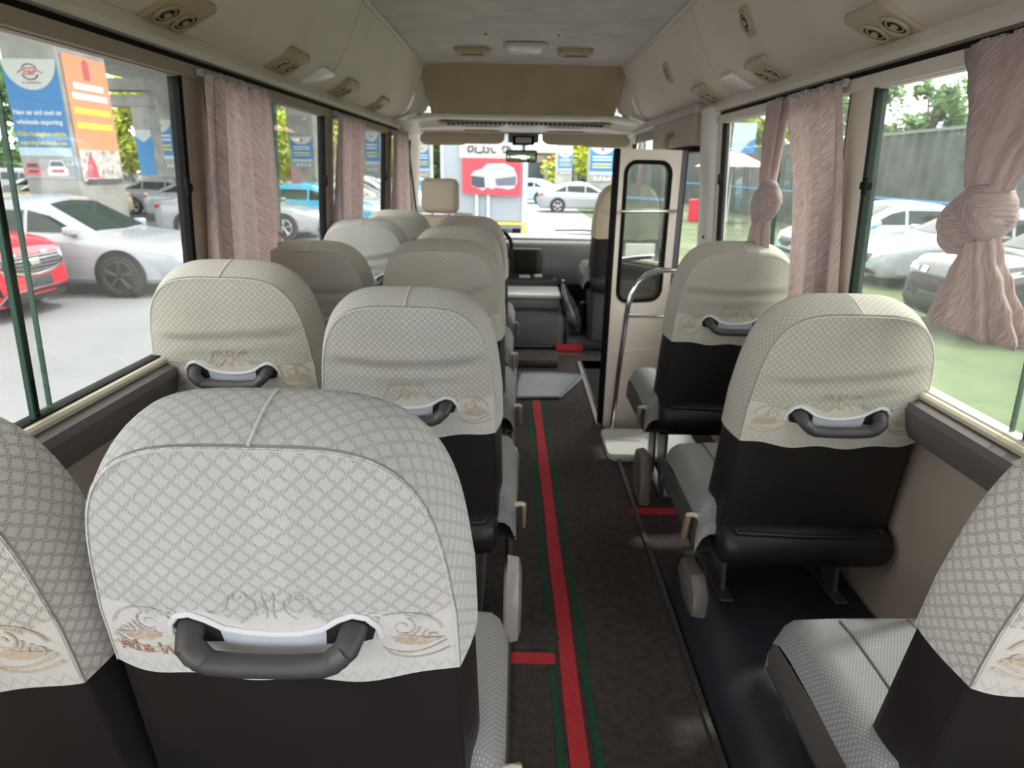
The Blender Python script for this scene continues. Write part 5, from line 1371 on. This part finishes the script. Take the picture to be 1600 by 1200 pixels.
flat('car_picture', [(-.52, -.30), (-.54, .00), (-.45, .10), (-.24, .16), (-.08, .30), (.40, .32), (.66, .20), (.76, .0), (.76, -.20), (.68, -.34), (.50, -.38), (.30, -.34), (-.1, -.34), (-.2, -.42), (-.32, -.36)], -.008, mat('poster car grey white', (.42, .45, .50), .5), ps)
flat('picture_front', [(-.52, -.28), (-.53, -.02), (-.16, -.06), (-.14, -.34), (-.34, -.34)], -.016, mat('poster car dark', (.05, .055, .08), .5), ps)
flat('picture_side', [(.14, -.10), (.74, -.02), (.72, -.26), (.2, -.28)], -.016, mat('poster car mid', (.12, .13, .17), .5), ps)
flat('picture_windows', [(-.16, .14), (-.04, .26), (.36, .27), (.54, .16)], -.016, mat('poster car window', (.36, .40, .44), .5), ps)
MB().cyl((.06, -.018, -.26), (.06, -.026, -.26), .12, 20).build('picture_wheel', mat('poster wheel', (.40, .40, .44), .5), ps)
mb = MB()
for pts in ([(-.62, .62), (-.60, .74), (-.48, .76), (-.47, .64), (-.60, .60)], [(-.40, .74), (-.40, .60), (-.28, .58), (-.22, .62)], [(-.18, .76), (-.18, .60), (-.05, .60), (-.03, .70), (-.1, .73)], [(.04, .72), (.06, .60), (.16, .60)], [(.34, .66), (.36, .76), (.50, .76), (.46, .62), (.36, .60)], [(.54, .74), (.58, .60), (.70, .60)]):
    mb.tube([(x, -.015, z) for x, z in pts], .028, 6)
mb.build('black_script', BK, ps)

# ------------------------------------------------------------------ right side: fence, trees, parasol
t = thing('fence', 'tall grey green sheet fence along the lawn on the right', 'fence', (11.5, 0, -.71))
rows = []
N = 780
for z in (0, 1.6, 3.20): rows.append([(.03 * (1 if (i // 2) % 2 else -1), -40 + i * .14, z) for i in range(N)])
MB().grid(rows).build('sheet', mat('grey green corrugated sheet', (.055, .066, .062), .6, noise=.35, nscale=1.5), t, smooth=False)
MB().box((-.05, -40, 3.18), (.05, 68, 3.26)).build('top_rail', mat('fence rail', (.16, .18, .17), .5), t, smooth=False)
MB().box((-.06, -40, 1.30), (-.03, 68, 1.36)).build('blue_stripe', mat('blue stripe', (.08, .30, .62), .5), t, smooth=False)
LEAF = [mat('green leaves', (.07, .16, .03), .7, noise=.5, nscale=1.5), mat('bright yellow green leaves', (.36, .42, .03), .7, noise=.4, nscale=1.5), mat('dark green leaves', (.035, .09, .03), .7, noise=.5, nscale=1.5)]
BARK = mat('bark', (.10, .075, .055), .9, noise=.3)
def tree(x, y, hgt, r, m, label, seed, n=1500, zb=None, leaf=.16):
    R = random.Random(seed); t = thing('tree', label, 'tree', (x, y, -.70 if x < 3.2 else -.71), 0, 'trees outside')
    tr = MB(); tr.tube([(0, 0, 0), (.1, 0, hgt * .3), (0, .1, hgt * .6), (.05, 0, hgt * .85)], [.18, .14, .09, .03], 8)
    cl = []
    for i in range(16):
        a = R.uniform(0, 2 * PI); z = R.uniform(zb if zb is not None else hgt * .42, hgt * .95); rr = r * R.uniform(.15, .8) * (1 - .5 * (z / hgt - .5) ** 2)
        c = Vector((rr * cos(a), rr * sin(a), z)); cl.append((c, r * R.uniform(.22, .42)))
        tr.tube([(0, 0, min(z, hgt * .8) * .75), c * .5 + Vector((0, 0, z * .42)), c], [.06, .04, .015], 5)
    tr.build('trunk', BARK, t)
    mb = MB()
    for i in range(n):
        c, q = R.choice(cl); d = Vector((R.gauss(0, 1), R.gauss(0, 1), R.gauss(0, .8))); d = d.normalized() * q * R.uniform(.4, 1)
        p = c + d; u = Vector((R.gauss(0, 1), R.gauss(0, 1), R.gauss(0, 1))).normalized(); v = u.orthogonal().normalized(); s_ = leaf * R.uniform(.6, 1.3)
        mb.add([p - u * s_, p + v * s_ * .5, p + u * s_, p - v * s_ * .5], [(0, 1, 2, 3)])
    o = mb.build('foliage', m, t, smooth=False, fixn=False)
    return t
tree(15.4, 26.0, 5.6, 1.7, LEAF[0], 'loose green tree rising over the fence in the right window', 1, 2200)
tree(14.4, 20.0, 4.4, 1.6, LEAF[1], 'yellow green tree right of the loose tree over the fence', 2, 2200)
tree(14.9, 31.0, 5.6, 2.4, LEAF[0], 'green tree at the left edge of the near right window', 3, 2500)
tree(13.5, 37.0, 8.5, 3.2, LEAF[1], 'yellow green tree over the fence in the second right window', 4, 3000, leaf=.22)
tree(13.5, 46.0, 9.5, 4, LEAF[0], 'tall green tree over the fence seen beside the white post', 5, 3000, leaf=.25)
tree(14.0, 15.0, 4.4, 1.3, LEAF[1], 'low yellow green bush top over the fence behind the knotted curtain', 11, 1500)
for i, (x, y, hg, r, k, lab) in enumerate(((-30, 52, 9.5, 5, 1, 'bright green tree between the portal frame posts'), (-36, 44, 9, 5, 0, 'green tree far left behind the portal frame'), (-24, 66, 8, 5, 1, 'yellow green tree in the second left window at its left edge'),
        (-17, 72, 9, 6, 1, 'yellow green tree right of the banner column in the second left window'), (-28, 80, 10, 7, 0, 'green tree behind the yellow green ones in the second left window'), (-10, 86, 8, 5, 2, 'dark green tree far ahead left of the truck'), (7.5, 78, 9, 5, 1, 'yellow green tree far ahead right of the pale column'))):
    tree(x, y, hg, r, LEAF[k], lab, 20 + i, 3500, zb=1.2, leaf=.32)
# row of shops closing the view ahead
t = thing('shop_building', 'low dark fronted shop building far ahead behind the cars', 'building', (-6, 92, -.70))
MB().box((-32, 0, 0), (26, 8, 4.2)).build('wall', mat('grey shop wall', (.22, .23, .24), .7, noise=.2, nscale=.5), t, smooth=False)
MB().box((-32.5, -.6, 4.2), (26.5, 8, 4.7)).build('roof_edge', mat('pale roof edge', (.5, .5, .48), .6), t, smooth=False)
R = random.Random(4)
cols_ = [(.35, .05, .06), (.08, .18, .40), (.50, .50, .48), (.06, .10, .10), (.30, .20, .12)]
for i in range(14):
    x = -31 + i * 4.1
    f = MB().box((x, -.1, .2), (x + 3.5, 0, 2.9)).build('shop_front', mat('dark shop glass', (.04, .05, .06), .15), t, smooth=False)
    MB().box((x, -.2, 3.0), (x + 3.5, -.02, 3.9)).build('sign_board', mat('sign board %d' % (i % 5), cols_[i % 5], .5), f, smooth=False)
# parasol and small things by the door
t = thing('parasol', 'pink parasol on the lawn seen past the door opening', 'parasol', (9.0, 28.5, -.71))
MB().cyl((0, 0, 0), (0, 0, 2.5), .03, 10).build('pole', WHITEP, t)
mb = MB(); n = 8
mb.v = [(0, 0, 2.95)] + [(1.6 * cos(2 * PI * i / n), 1.6 * sin(2 * PI * i / n), 2.25) for i in range(n)]; mb.f = [(0, 1 + i, 1 + (i + 1) % n) for i in range(n)]
mb.build('canopy', mat('pink parasol cloth', (.62, .33, .36), .8), t, smooth=False)
t = thing('post', 'white round topped post on the lawn in the second right window', 'post', (7.0, 18.5, -.71))
MB().cyl((0, 0, 0), (0, 0, 1.5), .10, 16).build('shaft', WHITEP, t); MB().tube([(0, 0, 1.5), (0, 0, 1.56), (0, 0, 1.62)], [.13, .13, .05], 14).build('cap', WHITEP, t)
t = thing('garden_chair', 'white plastic garden chair on the lawn mirrored in the door glass', 'chair', (6.2, -1.8, -.71), rad(30))
MB().rbox((-.24, -.24, .42), (.24, .24, .46), .01).build('seat', WHITEP, t); MB().rbox((-.24, .20, .46), (.24, .24, .90), .01).build('backrest', WHITEP, t)
for a, b in ((-.22, -.22), (.22, -.22), (-.22, .22), (.22, .22)): MB().cyl((a, b, 0), (a, b, .43), .02, 8).build('leg', WHITEP, t)
t = thing('red_barrel', 'small red drum by the fence seen past the door opening', 'drum', (7.65, 28.6, -.71))
MB().tube([(0, 0, 0), (0, 0, .02), (0, 0, .9), (0, 0, .92)], [.26, .3, .3, .26], 20).build('drum_body', mat('red drum', (.5, .03, .05), .4), t)
MB().tube([(.3 * cos(a), .3 * sin(a), .45) for a in [2 * PI * i / 20 for i in range(20)]], .015, 6, closed=True).build('hoop', mat('red drum', (.5, .03, .05), .4), t)
t = thing('banner', 'pale blue and white banner standing on the lawn in the second right window', 'banner', (7.85, 24.0, 1.95)); flat('sheet', [(-.4, 0), (.4, 0), (.4, 1.0), (-.4, 1.0)], 0, mat('pale banner sheet', (.45, .55, .62), .6), t, .02); flat('blue_corner', [(-.1, 0), (.4, 0), (.4, .5), (.2, .4)], -.022, BB, t)
MB().cyl((-.38, .02, -2.66), (-.38, .02, 1.0), .02, 8).build('pole', STEEL, t)
